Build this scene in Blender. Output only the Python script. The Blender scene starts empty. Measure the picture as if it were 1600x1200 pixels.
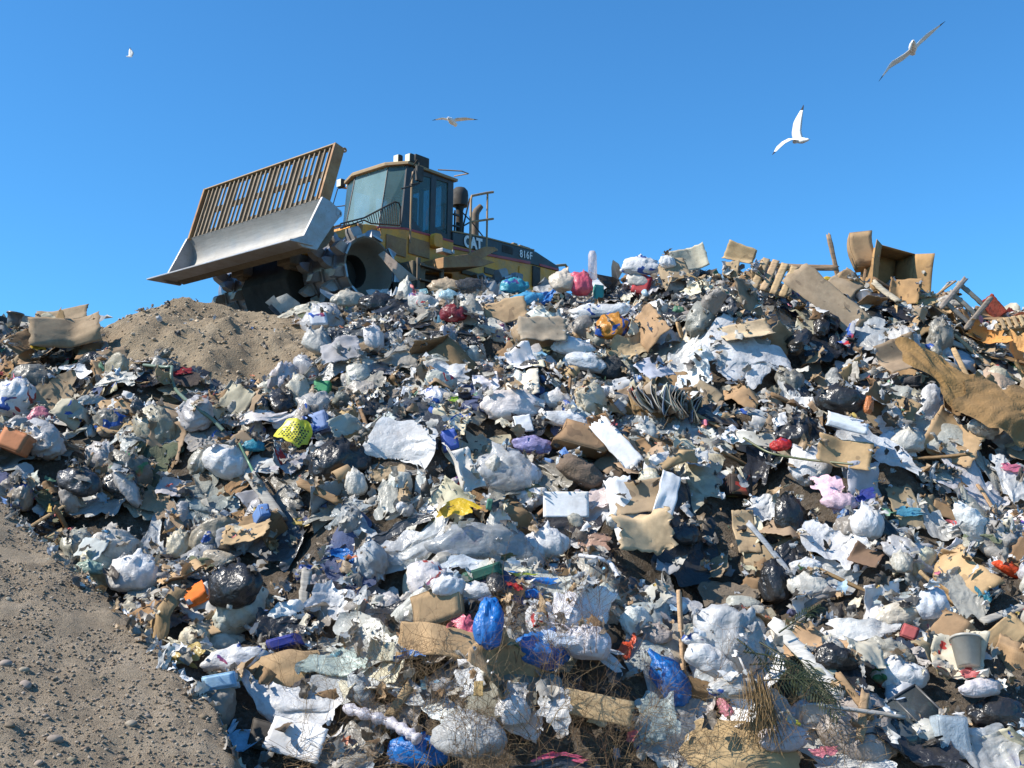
import bpy, bmesh, math, random
import numpy as np
from mathutils import Vector, Matrix

# ------------------------------------------------------------------ camera, sky, sun, exposure
FPX = 1750.0
PITCH = math.atan(255 / FPX)
CAM = np.array([0.0, 0.0, 1.6])
SC = bpy.context.scene
COL = SC.collection
cam_d = bpy.data.cameras.new("camera")
cam = bpy.data.objects.new("camera", cam_d)
COL.objects.link(cam)
cam.location = CAM
cam.rotation_euler = (math.pi / 2 + PITCH, 0, 0)
cam_d.sensor_width = 36.0
cam_d.lens = 36.0 * FPX / 1600.0
cam_d.clip_end = 3000.0
SC.camera = cam

SUN = np.array([-0.70, -0.20, 0.69]); SUN /= np.linalg.norm(SUN)
w = bpy.data.worlds.new("World"); SC.world = w; w.use_nodes = True
wn = w.node_tree
for n in list(wn.nodes): wn.nodes.remove(n)
sky = wn.nodes.new("ShaderNodeTexSky"); sky.sky_type = 'NISHITA'; sky.sun_disc = False
sky.sun_elevation = math.asin(SUN[2]); sky.sun_rotation = math.atan2(SUN[0], SUN[1])
sky.altitude = 1200; sky.air_density = 1.15; sky.dust_density = 0.25; sky.ozone_density = 3.2
bg = wn.nodes.new("ShaderNodeBackground"); bg.inputs[1].default_value = 0.105
wo = wn.nodes.new("ShaderNodeOutputWorld")
tint = wn.nodes.new("ShaderNodeMix"); tint.data_type = 'RGBA'; tint.blend_type = 'MULTIPLY'; tint.inputs[0].default_value = 1.0
tint.inputs[7].default_value = (0.42, 0.97, 1.30, 1)
wn.links.new(sky.outputs[0], tint.inputs[6]); wn.links.new(tint.outputs[2], bg.inputs[0]); wn.links.new(bg.outputs[0], wo.inputs[0])
sl = bpy.data.lights.new("sun", 'SUN'); sl.energy = 4.9; sl.angle = math.radians(0.5); sl.color = (1.0, 0.935, 0.83)
so = bpy.data.objects.new("sun", sl); COL.objects.link(so)
so.rotation_euler = Vector(SUN).to_track_quat('Z', 'Y').to_euler()
SC.view_settings.view_transform = 'Standard'; SC.view_settings.look = 'None'
SC.view_settings.exposure = 0.62; SC.view_settings.gamma = 1.0
SC.view_settings.use_curve_mapping = False
SC.render.engine = 'CYCLES'
SC.cycles.max_bounces = 6; SC.cycles.diffuse_bounces = 3; SC.cycles.transparent_max_bounces = 12

rs = np.random.RandomState(11)
random.seed(5)
_c, _s = math.cos(PITCH), math.sin(PITCH)
def ray(px, py):
    x = px - 800.0; u = -(py - 600.0)
    return np.array([x, FPX * _c - u * _s, FPX * _s + u * _c]) / FPX
def project(p):
    p = np.asarray(p, float) - CAM
    y = p[..., 1] * _c + p[..., 2] * _s; u = -p[..., 1] * _s + p[..., 2] * _c
    y = np.maximum(y, 1e-3)
    return 800 + FPX * p[..., 0] / y, 600 - FPX * u / y
def unit(v):
    v = np.asarray(v, float); return v / max(1e-9, np.linalg.norm(v))

# ------------------------------------------------------------------ tagging
def tag(o, label=None, cat=None, group=None, kind=None):
    if label: o['label'] = label
    if cat: o['category'] = cat
    if group: o['group'] = group
    if kind: o['kind'] = kind
    return o
def empty(name, loc=(0, 0, 0)):
    o = bpy.data.objects.new(name, None); COL.objects.link(o); o.location = loc; o.empty_display_size = 0.2
    return o

# ------------------------------------------------------------------ noise
_tab = np.random.RandomState(3).rand(256, 256)
def vn(x, y):
    xi = np.floor(x).astype(int); yi = np.floor(y).astype(int)
    fx = x - xi; fy = y - yi
    fx = fx * fx * (3 - 2 * fx); fy = fy * fy * (3 - 2 * fy)
    a = _tab[xi % 256, yi % 256]; b = _tab[(xi + 1) % 256, yi % 256]
    c = _tab[xi % 256, (yi + 1) % 256]; d = _tab[(xi + 1) % 256, (yi + 1) % 256]
    return (a * (1 - fx) + b * fx) * (1 - fy) + (c * (1 - fx) + d * fx) * fy * 1.0
def fbm(x, y, o=4):
    s = 0; a = 0.5
    for i in range(o):
        s = s + a * (vn(x, y) - 0.5) * 2; x = x * 2.03 + 17.1; y = y * 2.03 + 5.7; a *= 0.5
    return s
def tri(t): return 2 * np.abs(2 * (t - np.floor(t + 0.5))) - 1
def crumple(P, r, freq=1.0, n=5, sharp=0.5):
    """sum of folded planes: piecewise flat facets meeting in creases, like crushed film or paper"""
    Q = P.copy()
    d = r.randn(3, 3); Q = Q + 0.12 / freq * np.sin(freq * 3.1 * (P @ d) + r.rand(3) * 6.28)
    out = np.zeros(len(P)); tot = 0
    for i in range(n):
        k = unit(r.randn(3)) * freq * (0.7 + 1.5 * i / n); a = 1.0 / (1 + 0.8 * i)
        out += a * tri(Q @ k + r.rand()); tot += a
    return out / tot

# ------------------------------------------------------------------ mesh helpers
def mesh_np(name, V, F, mats, smooth=True, midx=None, colors=None):
    """V (n,3), F (m,3|4) arrays"""
    me = bpy.data.meshes.new(name)
    V = np.asarray(V, np.float32); F = np.asarray(F, np.int32); k = F.shape[1]
    me.vertices.add(len(V)); me.vertices.foreach_set("co", V.ravel())
    me.loops.add(F.size); me.loops.foreach_set("vertex_index", F.ravel())
    me.polygons.add(len(F)); me.polygons.foreach_set("loop_start", np.arange(0, F.size, k, dtype=np.int32))
    for m in (mats if isinstance(mats, (list, tuple)) else [mats]): me.materials.append(m)
    if midx is not None: me.polygons.foreach_set("material_index", np.asarray(midx, np.int32))
    if smooth: me.polygons.foreach_set("use_smooth", np.ones(len(F), bool))
    if colors is not None:
        at = me.color_attributes.new("Col", 'FLOAT_COLOR', 'POINT')
        c4 = np.ones((len(V), 4), np.float32); c4[:, :3] = colors
        at.data.foreach_set("color", c4.ravel())
    me.update(calc_edges=True); me.validate()
    return me
def link(name, me, parent=None, loc=None):
    o = bpy.data.objects.new(name, me); COL.objects.link(o)
    if parent is not None: o.parent = parent
    if loc is not None: o.location = loc
    return o
_gq = {}
def gridfaces(n, m):
    if (n, m) not in _gq:
        i, j = np.meshgrid(np.arange(n - 1), np.arange(m - 1), indexing='ij')
        a = (i * m + j).ravel()
        _gq[(n, m)] = np.stack([a, a + m, a + m + 1, a + 1], 1)
    return _gq[(n, m)]
def solid(V, n, m, th):
    """closed thin solid from a grid surface of n x m vertices"""
    G = V.reshape(n, m, 3)
    du = np.gradient(G, axis=0); dv = np.gradient(G, axis=1)
    N = np.cross(du, dv); N /= np.maximum(1e-9, np.linalg.norm(N, axis=2, keepdims=True))
    A = (G + N * th / 2).reshape(-1, 3); B = (G - N * th / 2).reshape(-1, 3); k = n * m
    f = gridfaces(n, m); F = [f, f[:, ::-1] + k]
    idx = np.arange(k).reshape(n, m)
    rim = np.concatenate([idx[:, 0], idx[-1, 1:], idx[-2::-1, -1], idx[0, -2:0:-1]])
    nx = np.roll(rim, -1)
    F.append(np.stack([rim, rim + k, nx + k, nx], 1))
    return np.concatenate([A, B]), np.concatenate(F)
def _ico(sub):
    bm = bmesh.new(); bmesh.ops.create_icosphere(bm, subdivisions=sub, radius=1.0)
    V = np.array([v.co for v in bm.verts]); F = np.array([[v.index for v in f.verts] for f in bm.faces]); bm.free()
    return V, F
ICO = {s: _ico(s) for s in (1, 2, 3, 4, 5)}

class MB:
    def __init__(s): s.v = []; s.f = []; s.m = []
    def add(s, V, F, mi=0):
        b = len(s.v); s.v += [tuple(map(float, p)) for p in V]; s.f += [tuple(int(i) + b for i in f) for f in F]; s.m += [mi] * len(F); return s
    def box(s, c, d, mi=0, R=None):
        c = np.array(c, float); d = np.array(d, float) / 2
        V = np.array([[x, y, z] for x in (-1, 1) for y in (-1, 1) for z in (-1, 1)]) * d
        if R is not None: V = V @ np.array(R).T
        return s.add(V + c, [(0, 1, 3, 2), (4, 6, 7, 5), (0, 4, 5, 1), (2, 3, 7, 6), (0, 2, 6, 4), (1, 5, 7, 3)], mi)
    def prism(s, prof, y0, y1, mi=0):
        """polygon in X,Z swept along Y"""
        n = len(prof); V = [(x, y0, z) for x, z in prof] + [(x, y1, z) for x, z in prof]
        F = [tuple(range(n - 1, -1, -1)), tuple(range(n, 2 * n))] + [(i, (i + 1) % n, n + (i + 1) % n, n + i) for i in range(n)]
        return s.add(V, F, mi)
    def tube(s, path, r, mi=0, k=8, caps=True):
        path = [np.array(p, float) for p in path]; n = len(path)
        rr = r if isinstance(r, (list, tuple)) else [r] * n
        V = []; up = None
        for i, p in enumerate(path):
            t = unit(path[min(n - 1, i + 1)] - path[max(0, i - 1)])
            if up is None:
                up = np.array([0, 0, 1.0]) if abs(t[2]) < 0.9 else np.array([1.0, 0, 0])
            a = unit(np.cross(t, up)); b = np.cross(a, t); up = b
            for j in range(k):
                q = 2 * math.pi * j / k; V.append(p + rr[i] * (a * math.cos(q) + b * math.sin(q)))
        F = [(i * k + j, i * k + (j + 1) % k, (i + 1) * k + (j + 1) % k, (i + 1) * k + j) for i in range(n - 1) for j in range(k)]
        if caps: F += [tuple(range(k - 1, -1, -1)), tuple((n - 1) * k + j for j in range(k))]
        return s.add(V, F, mi)
    def lathe(s, prof, c, axis='z', k=32, mi=0, close=False):
        """prof list of (r, h) about an axis through c"""
        V = []; n = len(prof)
        for r, h in prof:
            for j in range(k):
                q = 2 * math.pi * j / k; a, b = r * math.cos(q), r * math.sin(q)
                p = {'z': (a, b, h), 'y': (a, h, b), 'x': (h, a, b)}[axis]
                V.append((p[0] + c[0], p[1] + c[1], p[2] + c[2]))
        rng = n if close else n - 1
        F = [(i * k + j, i * k + (j + 1) % k, ((i + 1) % n) * k + (j + 1) % k, ((i + 1) % n) * k + j) for i in range(rng) for j in range(k)]
        return s.add(V, F, mi)
    def quad(s, p, th, mi=0):
        """thin slab from four points"""
        p = [np.array(q, float) for q in p]; n = unit(np.cross(p[1] - p[0], p[3] - p[0])) * th / 2
        V = [q + n for q in p] + [q - n for q in p]; k = len(p)
        F = [tuple(range(k)), tuple(range(2 * k - 1, k - 1, -1))] + [(i, k + i, k + (i + 1) % k, (i + 1) % k) for i in range(k)]
        return s.add(V, F, mi)
    def build(s, name, mats, parent=None, smooth=False, bevel=0.0, loc=None):
        me = bpy.data.meshes.new(name); me.from_pydata(s.v, [], s.f)
        for m in (mats if isinstance(mats, (list, tuple)) else [mats]): me.materials.append(m)
        me.polygons.foreach_set("material_index", s.m)
        bm = bmesh.new(); bm.from_mesh(me); bmesh.ops.recalc_face_normals(bm, faces=bm.faces)
        bm.to_mesh(me); bm.free()
        if smooth:
            me.polygons.foreach_set("use_smooth", [True] * len(me.polygons))
            try: me.set_sharp_from_angle(angle=math.radians(35))
            except Exception: pass
        me.update()
        o = link(name, me, parent, loc)
        if bevel:
            b = o.modifiers.new("bevel", 'BEVEL'); b.width = bevel; b.segments = 2; b.limit_method = 'ANGLE'; b.angle_limit = math.radians(40)
        return o

# ------------------------------------------------------------------ materials
def newmat(name):
    m = bpy.data.materials.new(name); m.use_nodes = True; nt = m.node_tree
    for n in list(nt.nodes): nt.nodes.remove(n)
    out = nt.nodes.new("ShaderNodeOutputMaterial"); b = nt.nodes.new("ShaderNodeBsdfPrincipled")
    nt.links.new(b.outputs[0], out.inputs[0])
    return m, nt, b, out
def nd(nt, t, **k):
    n = nt.nodes.new(t)
    for a, v in k.items():
        if a.startswith('i_'): n.inputs[a[2:].replace('_', ' ')].default_value = v
        else: setattr(n, a, v)
    return n
def ramp(nt, src, stops):
    r = nt.nodes.new("ShaderNodeValToRGB"); e = r.color_ramp.elements
    while len(e) < len(stops): e.new(0.5)
    for i, (p, c) in enumerate(stops):
        e[i].position = p; e[i].color = (c, c, c, 1) if not isinstance(c, (tuple, list)) else (*c, 1)
    nt.links.new(src, r.inputs[0]); return r.outputs[0]
def mix(nt, f, a, b, mode='MIX'):
    n = nt.nodes.new("ShaderNodeMix"); n.data_type = 'RGBA'; n.blend_type = mode
    for s, v in ((0, f), (6, a), (7, b)):
        if hasattr(v, 'links') or hasattr(v, 'is_output'): nt.links.new(v, n.inputs[s])
        elif s == 0: n.inputs[0].default_value = v
        else: n.inputs[s].default_value = (*v, 1)
    return n.outputs[2]
def objcoord(nt, rnd=True):
    tc = nt.nodes.new("ShaderNodeTexCoord")
    if not rnd: return tc.outputs['Object']
    oi = nt.nodes.new("ShaderNodeObjectInfo"); mu = nd(nt, "ShaderNodeMath", operation='MULTIPLY'); mu.inputs[1].default_value = 37.0
    nt.links.new(oi.outputs['Random'], mu.inputs[0])
    ad = nd(nt, "ShaderNodeVectorMath", operation='ADD')
    nt.links.new(tc.outputs['Object'], ad.inputs[0]); nt.links.new(mu.outputs[0], ad.inputs[1])
    return ad.outputs[0]
def noise(nt, vec, scale, detail=5, rough=0.6, dist=0.0):
    n = nd(nt, "ShaderNodeTexNoise"); n.inputs['Scale'].default_value = scale; n.inputs['Detail'].default_value = detail
    n.inputs['Roughness'].default_value = rough; n.inputs['Distortion'].default_value = dist
    nt.links.new(vec, n.inputs['Vector']); return n.outputs[0]
def bump(nt, b, h, strength=0.5, dist=0.01):
    n = nd(nt, "ShaderNodeBump"); n.inputs['Strength'].default_value = strength; n.inputs['Distance'].default_value = dist
    nt.links.new(h, n.inputs['Height']); nt.links.new(n.outputs[0], b.inputs['Normal']); return n
def colsrc(nt, attr=False):
    if attr:
        a = nd(nt, "ShaderNodeAttribute", attribute_name="Col"); return a.outputs[0]
    return nd(nt, "ShaderNodeObjectInfo").outputs['Color']

def soft(name, rough=0.4, spec=0.5, trans=0.25, dirt=0.35, bs=16.0, bd=0.012, attr=False, clear=0.0, prints=False, coat=0.0, dirtcol=(0.17, 0.125, 0.08)):
    m, nt, b, out = newmat(name)
    v = objcoord(nt); c = colsrc(nt, attr)
    if prints:
        oi = nd(nt, "ShaderNodeObjectInfo"); gt = nd(nt, "ShaderNodeMath", operation='GREATER_THAN'); gt.inputs[1].default_value = 0.84
        nt.links.new(oi.outputs['Random'], gt.inputs[0])
        pn = ramp(nt, noise(nt, v, 5.0, 2, 0.5, 1.2), [(0.585, 0.0), (0.60, 1.0)])
        pm = nd(nt, "ShaderNodeMath", operation='MULTIPLY'); nt.links.new(gt.outputs[0], pm.inputs[0]); nt.links.new(pn, pm.inputs[1])
        pc = ramp(nt, noise(nt, v, 1.3, 0), [(0.35, (0.02, 0.09, 0.38)), (0.45, (0.02, 0.09, 0.38)), (0.5, (0.5, 0.03, 0.03)), (0.6, (0.5, 0.05, 0.04)), (0.66, (0.05, 0.25, 0.1))])
        c = mix(nt, pm.outputs[0], c, pc)
    d = ramp(nt, noise(nt, v, 4.0, 7, 0.7), [(0.42, 0.0), (0.68, dirt)])
    c = mix(nt, d, c, dirtcol)
    c2 = mix(nt, 0.35, c, ramp(nt, noise(nt, v, 9.0, 3), [(0.3, 0.72), (0.7, 1.0)]), 'MULTIPLY')
    nt.links.new(c2, b.inputs['Base Color']); b.inputs['Roughness'].default_value = rough
    b.inputs['Specular IOR Level'].default_value = spec
    if coat: b.inputs['Coat Weight'].default_value = coat; b.inputs['Coat Roughness'].default_value = 0.12
    vo = nd(nt, "ShaderNodeTexVoronoi", feature='DISTANCE_TO_EDGE'); vo.inputs['Scale'].default_value = bs
    dm = mix(nt, 0.12, v, nd(nt, "ShaderNodeTexNoise").outputs[1]); nt.links.new(dm, vo.inputs['Vector'])
    h = nd(nt, "ShaderNodeMath", operation='ADD'); nt.links.new(vo.outputs[0], h.inputs[0]); nt.links.new(noise(nt, v, bs * 0.8, 4, 0.6, 1.5), h.inputs[1])
    bp = bump(nt, b, h.outputs[0], 0.55, bd)
    sh = b.outputs[0]
    if trans:
        t = nd(nt, "ShaderNodeBsdfTranslucent"); nt.links.new(c2, t.inputs[0]); nt.links.new(bp.outputs[0], t.inputs['Normal'])
        mx = nd(nt, "ShaderNodeMixShader"); mx.inputs[0].default_value = trans
        nt.links.new(sh, mx.inputs[1]); nt.links.new(t.outputs[0], mx.inputs[2]); sh = mx.outputs[0]
    if clear:
        t = nd(nt, "ShaderNodeBsdfTransparent"); mx = nd(nt, "ShaderNodeMixShader")
        nt.links.new(ramp(nt, noise(nt, v, 6.0, 4, 0.6, 1.0), [(0.3, clear * 1.3), (0.6, clear * 0.6)]), mx.inputs[0])
        nt.links.new(sh, mx.inputs[1]); nt.links.new(t.outputs[0], mx.inputs[2]); sh = mx.outputs[0]
    nt.links.new(sh, out.inputs[0]); return m

M = {}
M['bag'] = soft("bag_plastic", 0.36, 0.5, 0.22, 0.38, 15, 0.014, prints=True)
M['film'] = soft("film_plastic", 0.33, 0.5, 0.30, 0.45, 18, 0.012)
M['clear'] = soft("clear_film", 0.25, 0.6, 0.25, 0.35, 16, 0.012, clear=0.45)
M['black'] = soft("black_plastic", 0.30, 0.45, 0.0, 0.25, 15, 0.016, coat=0.2, dirtcol=(0.10, 0.085, 0.07))
M['paper'] = soft("paper", 0.75, 0.3, 0.05, 0.3, 10, 0.004, prints=True)
M['cloth'] = soft("cloth", 0.9, 0.1, 0.0, 0.35, 26, 0.012)
M['scrap'] = soft("scrap_mix", 0.5, 0.4, 0.12, 0.45, 20, 0.008, attr=True)
M['hard'] = soft("hard_plastic", 0.35, 0.5, 0.0, 0.4, 3, 0.001)

def mat_cardboard():
    m, nt, b, out = newmat("cardboard"); v = objcoord(nt); c = colsrc(nt)
    d = ramp(nt, noise(nt, v, 3.0, 6, 0.65), [(0.40, 0.0), (0.70, 0.55)]); c = mix(nt, d, c, (0.12, 0.085, 0.055))
    c = mix(nt, 0.5, c, ramp(nt, noise(nt, v, 14, 4), [(0.3, 0.75), (0.7, 1.05)]), 'MULTIPLY')
    p = ramp(nt, noise(nt, v, 7.0, 1, 0.4, 0.6), [(0.68, 0.0), (0.69, 0.35)]); c = mix(nt, p, c, (0.05, 0.035, 0.03))
    nt.links.new(c, b.inputs['Base Color']); b.inputs['Roughness'].default_value = 0.85; b.inputs['Specular IOR Level'].default_value = 0.2
    wv = nd(nt, "ShaderNodeTexWave"); wv.inputs['Scale'].default_value = 28; wv.inputs['Distortion'].default_value = 1.0; nt.links.new(v, wv.inputs['Vector'])
    ad = nd(nt, "ShaderNodeMath", operation='MULTIPLY_ADD'); nt.links.new(wv.outputs[1], ad.inputs[0]); ad.inputs[1].default_value = 0.12; nt.links.new(noise(nt, v, 12, 4, 0.6, 0.8), ad.inputs[2])
    bump(nt, b, ad.outputs[0], 0.5, 0.006); return m
M['card'] = mat_cardboard()
def mat_wood():
    m, nt, b, out = newmat("old_wood"); v = objcoord(nt); c = colsrc(nt)
    mp = nd(nt, "ShaderNodeMapping"); mp.inputs['Scale'].default_value = (1.5, 22, 22); nt.links.new(v, mp.inputs[0])
    g = noise(nt, mp.outputs[0], 2.0, 5, 0.7, 0.5); c = mix(nt, 0.8, c, ramp(nt, g, [(0.3, 0.45), (0.6, 1.05)]), 'MULTIPLY')
    nt.links.new(c, b.inputs['Base Color']); b.inputs['Roughness'].default_value = 0.8; b.inputs['Specular IOR Level'].default_value = 0.2
    bump(nt, b, g, 0.4, 0.002); return m
M['wood'] = mat_wood()
def mat_ground(name, cols, s1, s2, bd, rough=0.95, litter=False):
    m, nt, b, out = newmat(name); v = nt.nodes.new("ShaderNodeTexCoord").outputs['Object']
    c = ramp(nt, noise(nt, v, s1, 8, 0.7), [(0.3, cols[0]), (0.5, cols[1]), (0.7, cols[2])])
    c = mix(nt, 0.6, c, ramp(nt, noise(nt, v, s2, 6, 0.75), [(0.3, 0.55), (0.7, 1.15)]), 'MULTIPLY')
    if litter:
        vo = nd(nt, "ShaderNodeTexVoronoi"); vo.inputs['Scale'].default_value = 30; nt.links.new(v, vo.inputs['Vector'])
        sep = nd(nt, "ShaderNodeSeparateColor"); nt.links.new(vo.outputs['Color'], sep.inputs[0])
        lc = ramp(nt, sep.outputs[0], [(0.0, (0.02, 0.018, 0.015)), (0.3, (0.06, 0.05, 0.04)), (0.5, (0.12, 0.11, 0.10)), (0.62, (0.05, 0.035, 0.025)), (0.8, (0.20, 0.19, 0.18)), (0.9, (0.08, 0.06, 0.05))])
        c = mix(nt, 0.35, c, lc)
    nt.links.new(c, b.inputs['Base Color']); b.inputs['Roughness'].default_value = rough; b.inputs['Specular IOR Level'].default_value = 0.15
    h = nd(nt, "ShaderNodeMath", operation='ADD'); nt.links.new(noise(nt, v, s2, 8, 0.75), h.inputs[0]); nt.links.new(noise(nt, v, s2 * 4, 4, 0.7), h.inputs[1])
    bump(nt, b, h.outputs[0], 0.8, bd); return m
M['heap'] = mat_ground("rubbish_soil", [(0.10, 0.078, 0.056), (0.17, 0.135, 0.10), (0.25, 0.20, 0.15)], 3, 12, 0.06, litter=True)
M['dirt'] = mat_ground("brown_dirt", [(0.24, 0.18, 0.12), (0.35, 0.27, 0.18), (0.44, 0.35, 0.24)], 1.3, 9, 0.05)
M['slope'] = mat_ground("gravelly_dirt", [(0.29, 0.225, 0.16), (0.42, 0.335, 0.24), (0.52, 0.42, 0.31)], 2.6, 26, 0.05)
M['land'] = mat_ground("far_ground", [(0.13, 0.11, 0.08), (0.19, 0.15, 0.10), (0.25, 0.2, 0.13)], 0.4, 8, 0.05)
def mat_stone(name, attr=True):
    m, nt, b, out = newmat(name); c = colsrc(nt, attr); v = objcoord(nt)
    c = mix(nt, 0.5, c, ramp(nt, noise(nt, v, 20, 4), [(0.3, 0.6), (0.7, 1.1)]), 'MULTIPLY')
    nt.links.new(c, b.inputs['Base Color']); b.inputs['Roughness'].default_value = 0.85; bump(nt, b, noise(nt, v, 30, 4), 0.4, 0.006); return m
M['stones'] = mat_stone("stones"); M['stone'] = mat_stone("stone", False)

def mat_paint(name, col, rough=0.5, metal=0.0, wear=0.4, wearcol=(0.20, 0.15, 0.10), s=2.5, bumpd=0.003, streak=False):
    m, nt, b, out = newmat(name); v = objcoord(nt, False)
    a = ramp(nt, noise(nt, v, s, 8, 0.7, 0.4), [(0.40, 0.0), (0.72, wear)]); c = mix(nt, a, col, wearcol)
    a2 = ramp(nt, noise(nt, v, s * 9, 5, 0.7), [(0.55, 0.0), (0.75, wear * 0.8)]); c = mix(nt, a2, c, tuple(x * 0.5 for x in wearcol))
    if streak:
        mp = nd(nt, "ShaderNodeMapping"); mp.inputs['Scale'].default_value = (6, 1.2, 14); nt.links.new(v, mp.inputs[0])
        g = noise(nt, mp.outputs[0], 2.2, 6, 0.7, 0.3); c = mix(nt, 0.5, c, ramp(nt, g, [(0.3, 0.55), (0.65, 1.1)]), 'MULTIPLY')
    nt.links.new(c, b.inputs['Base Color']); b.inputs['Metallic'].default_value = metal
    rr = ramp(nt, noise(nt, v, s * 2, 5), [(0.3, rough * 0.8), (0.7, min(1, rough * 1.35))]); nt.links.new(rr, b.inputs['Roughness'])
    bump(nt, b, noise(nt, v, s * 8, 5), 0.3, bumpd); return m
M['yellow'] = mat_paint("machine_yellow", (0.78, 0.32, 0.02), 0.5, wear=0.65, wearcol=(0.28, 0.20, 0.12))
M['rusty'] = mat_paint("rusty_yellow", (0.36, 0.20, 0.08), 0.65, wear=0.85, wearcol=(0.22, 0.09, 0.045), s=3)
M['mblack'] = mat_paint("machine_black", (0.022, 0.022, 0.024), 0.4, wear=0.35, wearcol=(0.12, 0.10, 0.08))
M['mred'] = mat_paint("stripe_red", (0.40, 0.035, 0.04), 0.45, wear=0.2)
M['mwhite'] = mat_paint("letter_white", (0.80, 0.80, 0.78), 0.45, wear=0.15)
M['tan'] = mat_paint("roof_tan", (0.28, 0.18, 0.08), 0.6, wear=0.5, wearcol=(0.38, 0.30, 0.2))
M['blade'] = mat_paint("polished_steel", (0.32, 0.31, 0.29), 0.55, metal=0.4, wear=0.35, wearcol=(0.24, 0.22, 0.2), s=2, streak=True)
M['plate'] = mat_paint("worn_steel", (0.36, 0.36, 0.37), 0.5, metal=0.6, wear=0.6, wearcol=(0.28, 0.22, 0.15), s=3)
M['rackbar'] = mat_paint('rack_brown', (0.27, 0.20, 0.125), 0.7, wear=0.7, wearcol=(0.2, 0.15, 0.1))
M['backing'] = mat_paint('rack_backing', (0.045, 0.032, 0.02), 0.8, wear=0.5, wearcol=(0.10, 0.07, 0.04))
M['void'] = mat_paint('painted_shade_black', (0.012, 0.011, 0.010), 0.9, wear=0.1)  # near black: the shade below the blade put into the colour
M['dish'] = mat_paint('drum_dish', (0.17, 0.14, 0.105), 0.8, wear=0.7, wearcol=(0.18, 0.14, 0.10))
M['under'] = mat_paint("muddy_steel", (0.16, 0.13, 0.09), 0.85, metal=0.1, wear=0.7, wearcol=(0.09, 0.065, 0.04), s=3, bumpd=0.012)
M['drum'] = mat_paint("drum_steel", (0.30, 0.31, 0.34), 0.38, metal=0.8, wear=0.55, wearcol=(0.20, 0.16, 0.12), s=3)
M['dark'] = mat_paint("dark_parts", (0.035, 0.032, 0.028), 0.7, wear=0.4, wearcol=(0.09, 0.07, 0.05))
M['pipe'] = mat_paint("brown_pipe", (0.11, 0.085, 0.06), 0.65, wear=0.5, wearcol=(0.2, 0.14, 0.09))
M['rail'] = mat_paint("rail_paint", (0.36, 0.23, 0.11), 0.6, wear=0.6, wearcol=(0.2, 0.12, 0.08))
M['lens'] = mat_paint("lamp_lens", (0.75, 0.70, 0.50), 0.25, wear=0.1)
def mat_glass(name, col, alpha, rough=0.06):
    m, nt, b, out = newmat(name); b.inputs['Base Color'].default_value = (*col, 1); b.inputs['Roughness'].default_value = rough
    b.inputs['Specular IOR Level'].default_value = 0.6
    v = objcoord(nt, False); t = nd(nt, "ShaderNodeBsdfTransparent"); t.inputs[0].default_value = (0.62, 0.88, 0.92, 1)
    mx = nd(nt, "ShaderNodeMixShader"); nt.links.new(ramp(nt, noise(nt, v, 3, 5), [(0.3, 1 - alpha * 0.8), (0.7, 1 - alpha * 1.2)]), mx.inputs[0])
    nt.links.new(b.outputs[0], mx.inputs[1]); nt.links.new(t.outputs[0], mx.inputs[2]); nt.links.new(mx.outputs[0], out.inputs[0]); return m
M['glass'] = mat_glass("cab_glass", (0.14, 0.21, 0.21), 0.36)
M['frontglass'] = mat_glass("painted_glare_glass", (0.30, 0.42, 0.43), 0.42, 0.10)  # paler copy of the cab glass, its sunlit glare put into the colour
M['pane'] = mat_glass("dark_pane", (0.06, 0.07, 0.075), 0.85, 0.1)
M['bird'] = mat_paint("feathers", (0.80, 0.78, 0.75), 0.8, wear=0.0, bumpd=0.0)
M['birdblack'] = mat_paint("wingtip", (0.02, 0.02, 0.03), 0.7, wear=0.0)
M['beak'] = mat_paint("beak", (0.5, 0.3, 0.05), 0.5, wear=0.0)
M['leaf'] = soft("frond_green", 0.5, 0.4, 0.25, 0.3, 10, 0.002)
M['straw'] = soft("dry_stem", 0.85, 0.1, 0.0, 0.3, 20, 0.002)

# ------------------------------------------------------------------ terrain
def tan_row(px, py):
    r = ray(px, py); return r[2] / r[1], r[0] / r[1]
SKY_PX = [(-900, 560), (-300, 535), (0, 532), (60, 530), (130, 535), (165, 522), (200, 498), (250, 487), (290, 482), (340, 490), (400, 500), (445, 506), (500, 497), (560, 489),
          (640, 484), (700, 478), (800, 474), (900, 474), (960, 458), (1000, 445), (1050, 438), (1130, 434), (1200, 443), (1300, 455), (1400, 468), (1450, 492), (1500, 500),
          (1600, 512), (1900, 535), (2600, 560)]
def yc_of(px): return float(np.interp(px, [-300, 420, 560, 900, 1600, 1900], [16.2, 16.2, 15.6, 15.4, 15.9, 16.2]))
_xs, _zs, _ys = [], [], []
for px, py in SKY_PX:
    t, ax = tan_row(px, py); y = yc_of(px); _xs.append(ax * y); _zs.append(1.6 + t * y); _ys.append(y)
def crest_z(x): return np.interp(x, _xs, _zs)
def crest_y(x): return np.interp(x, _xs, _ys)
Y0 = 8.0
def smooth(t): t = np.clip(t, 0, 1); return t * t * (3 - 2 * t)
DENTS = []   # (x, y, r, dz) filled below once a first height field exists
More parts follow.
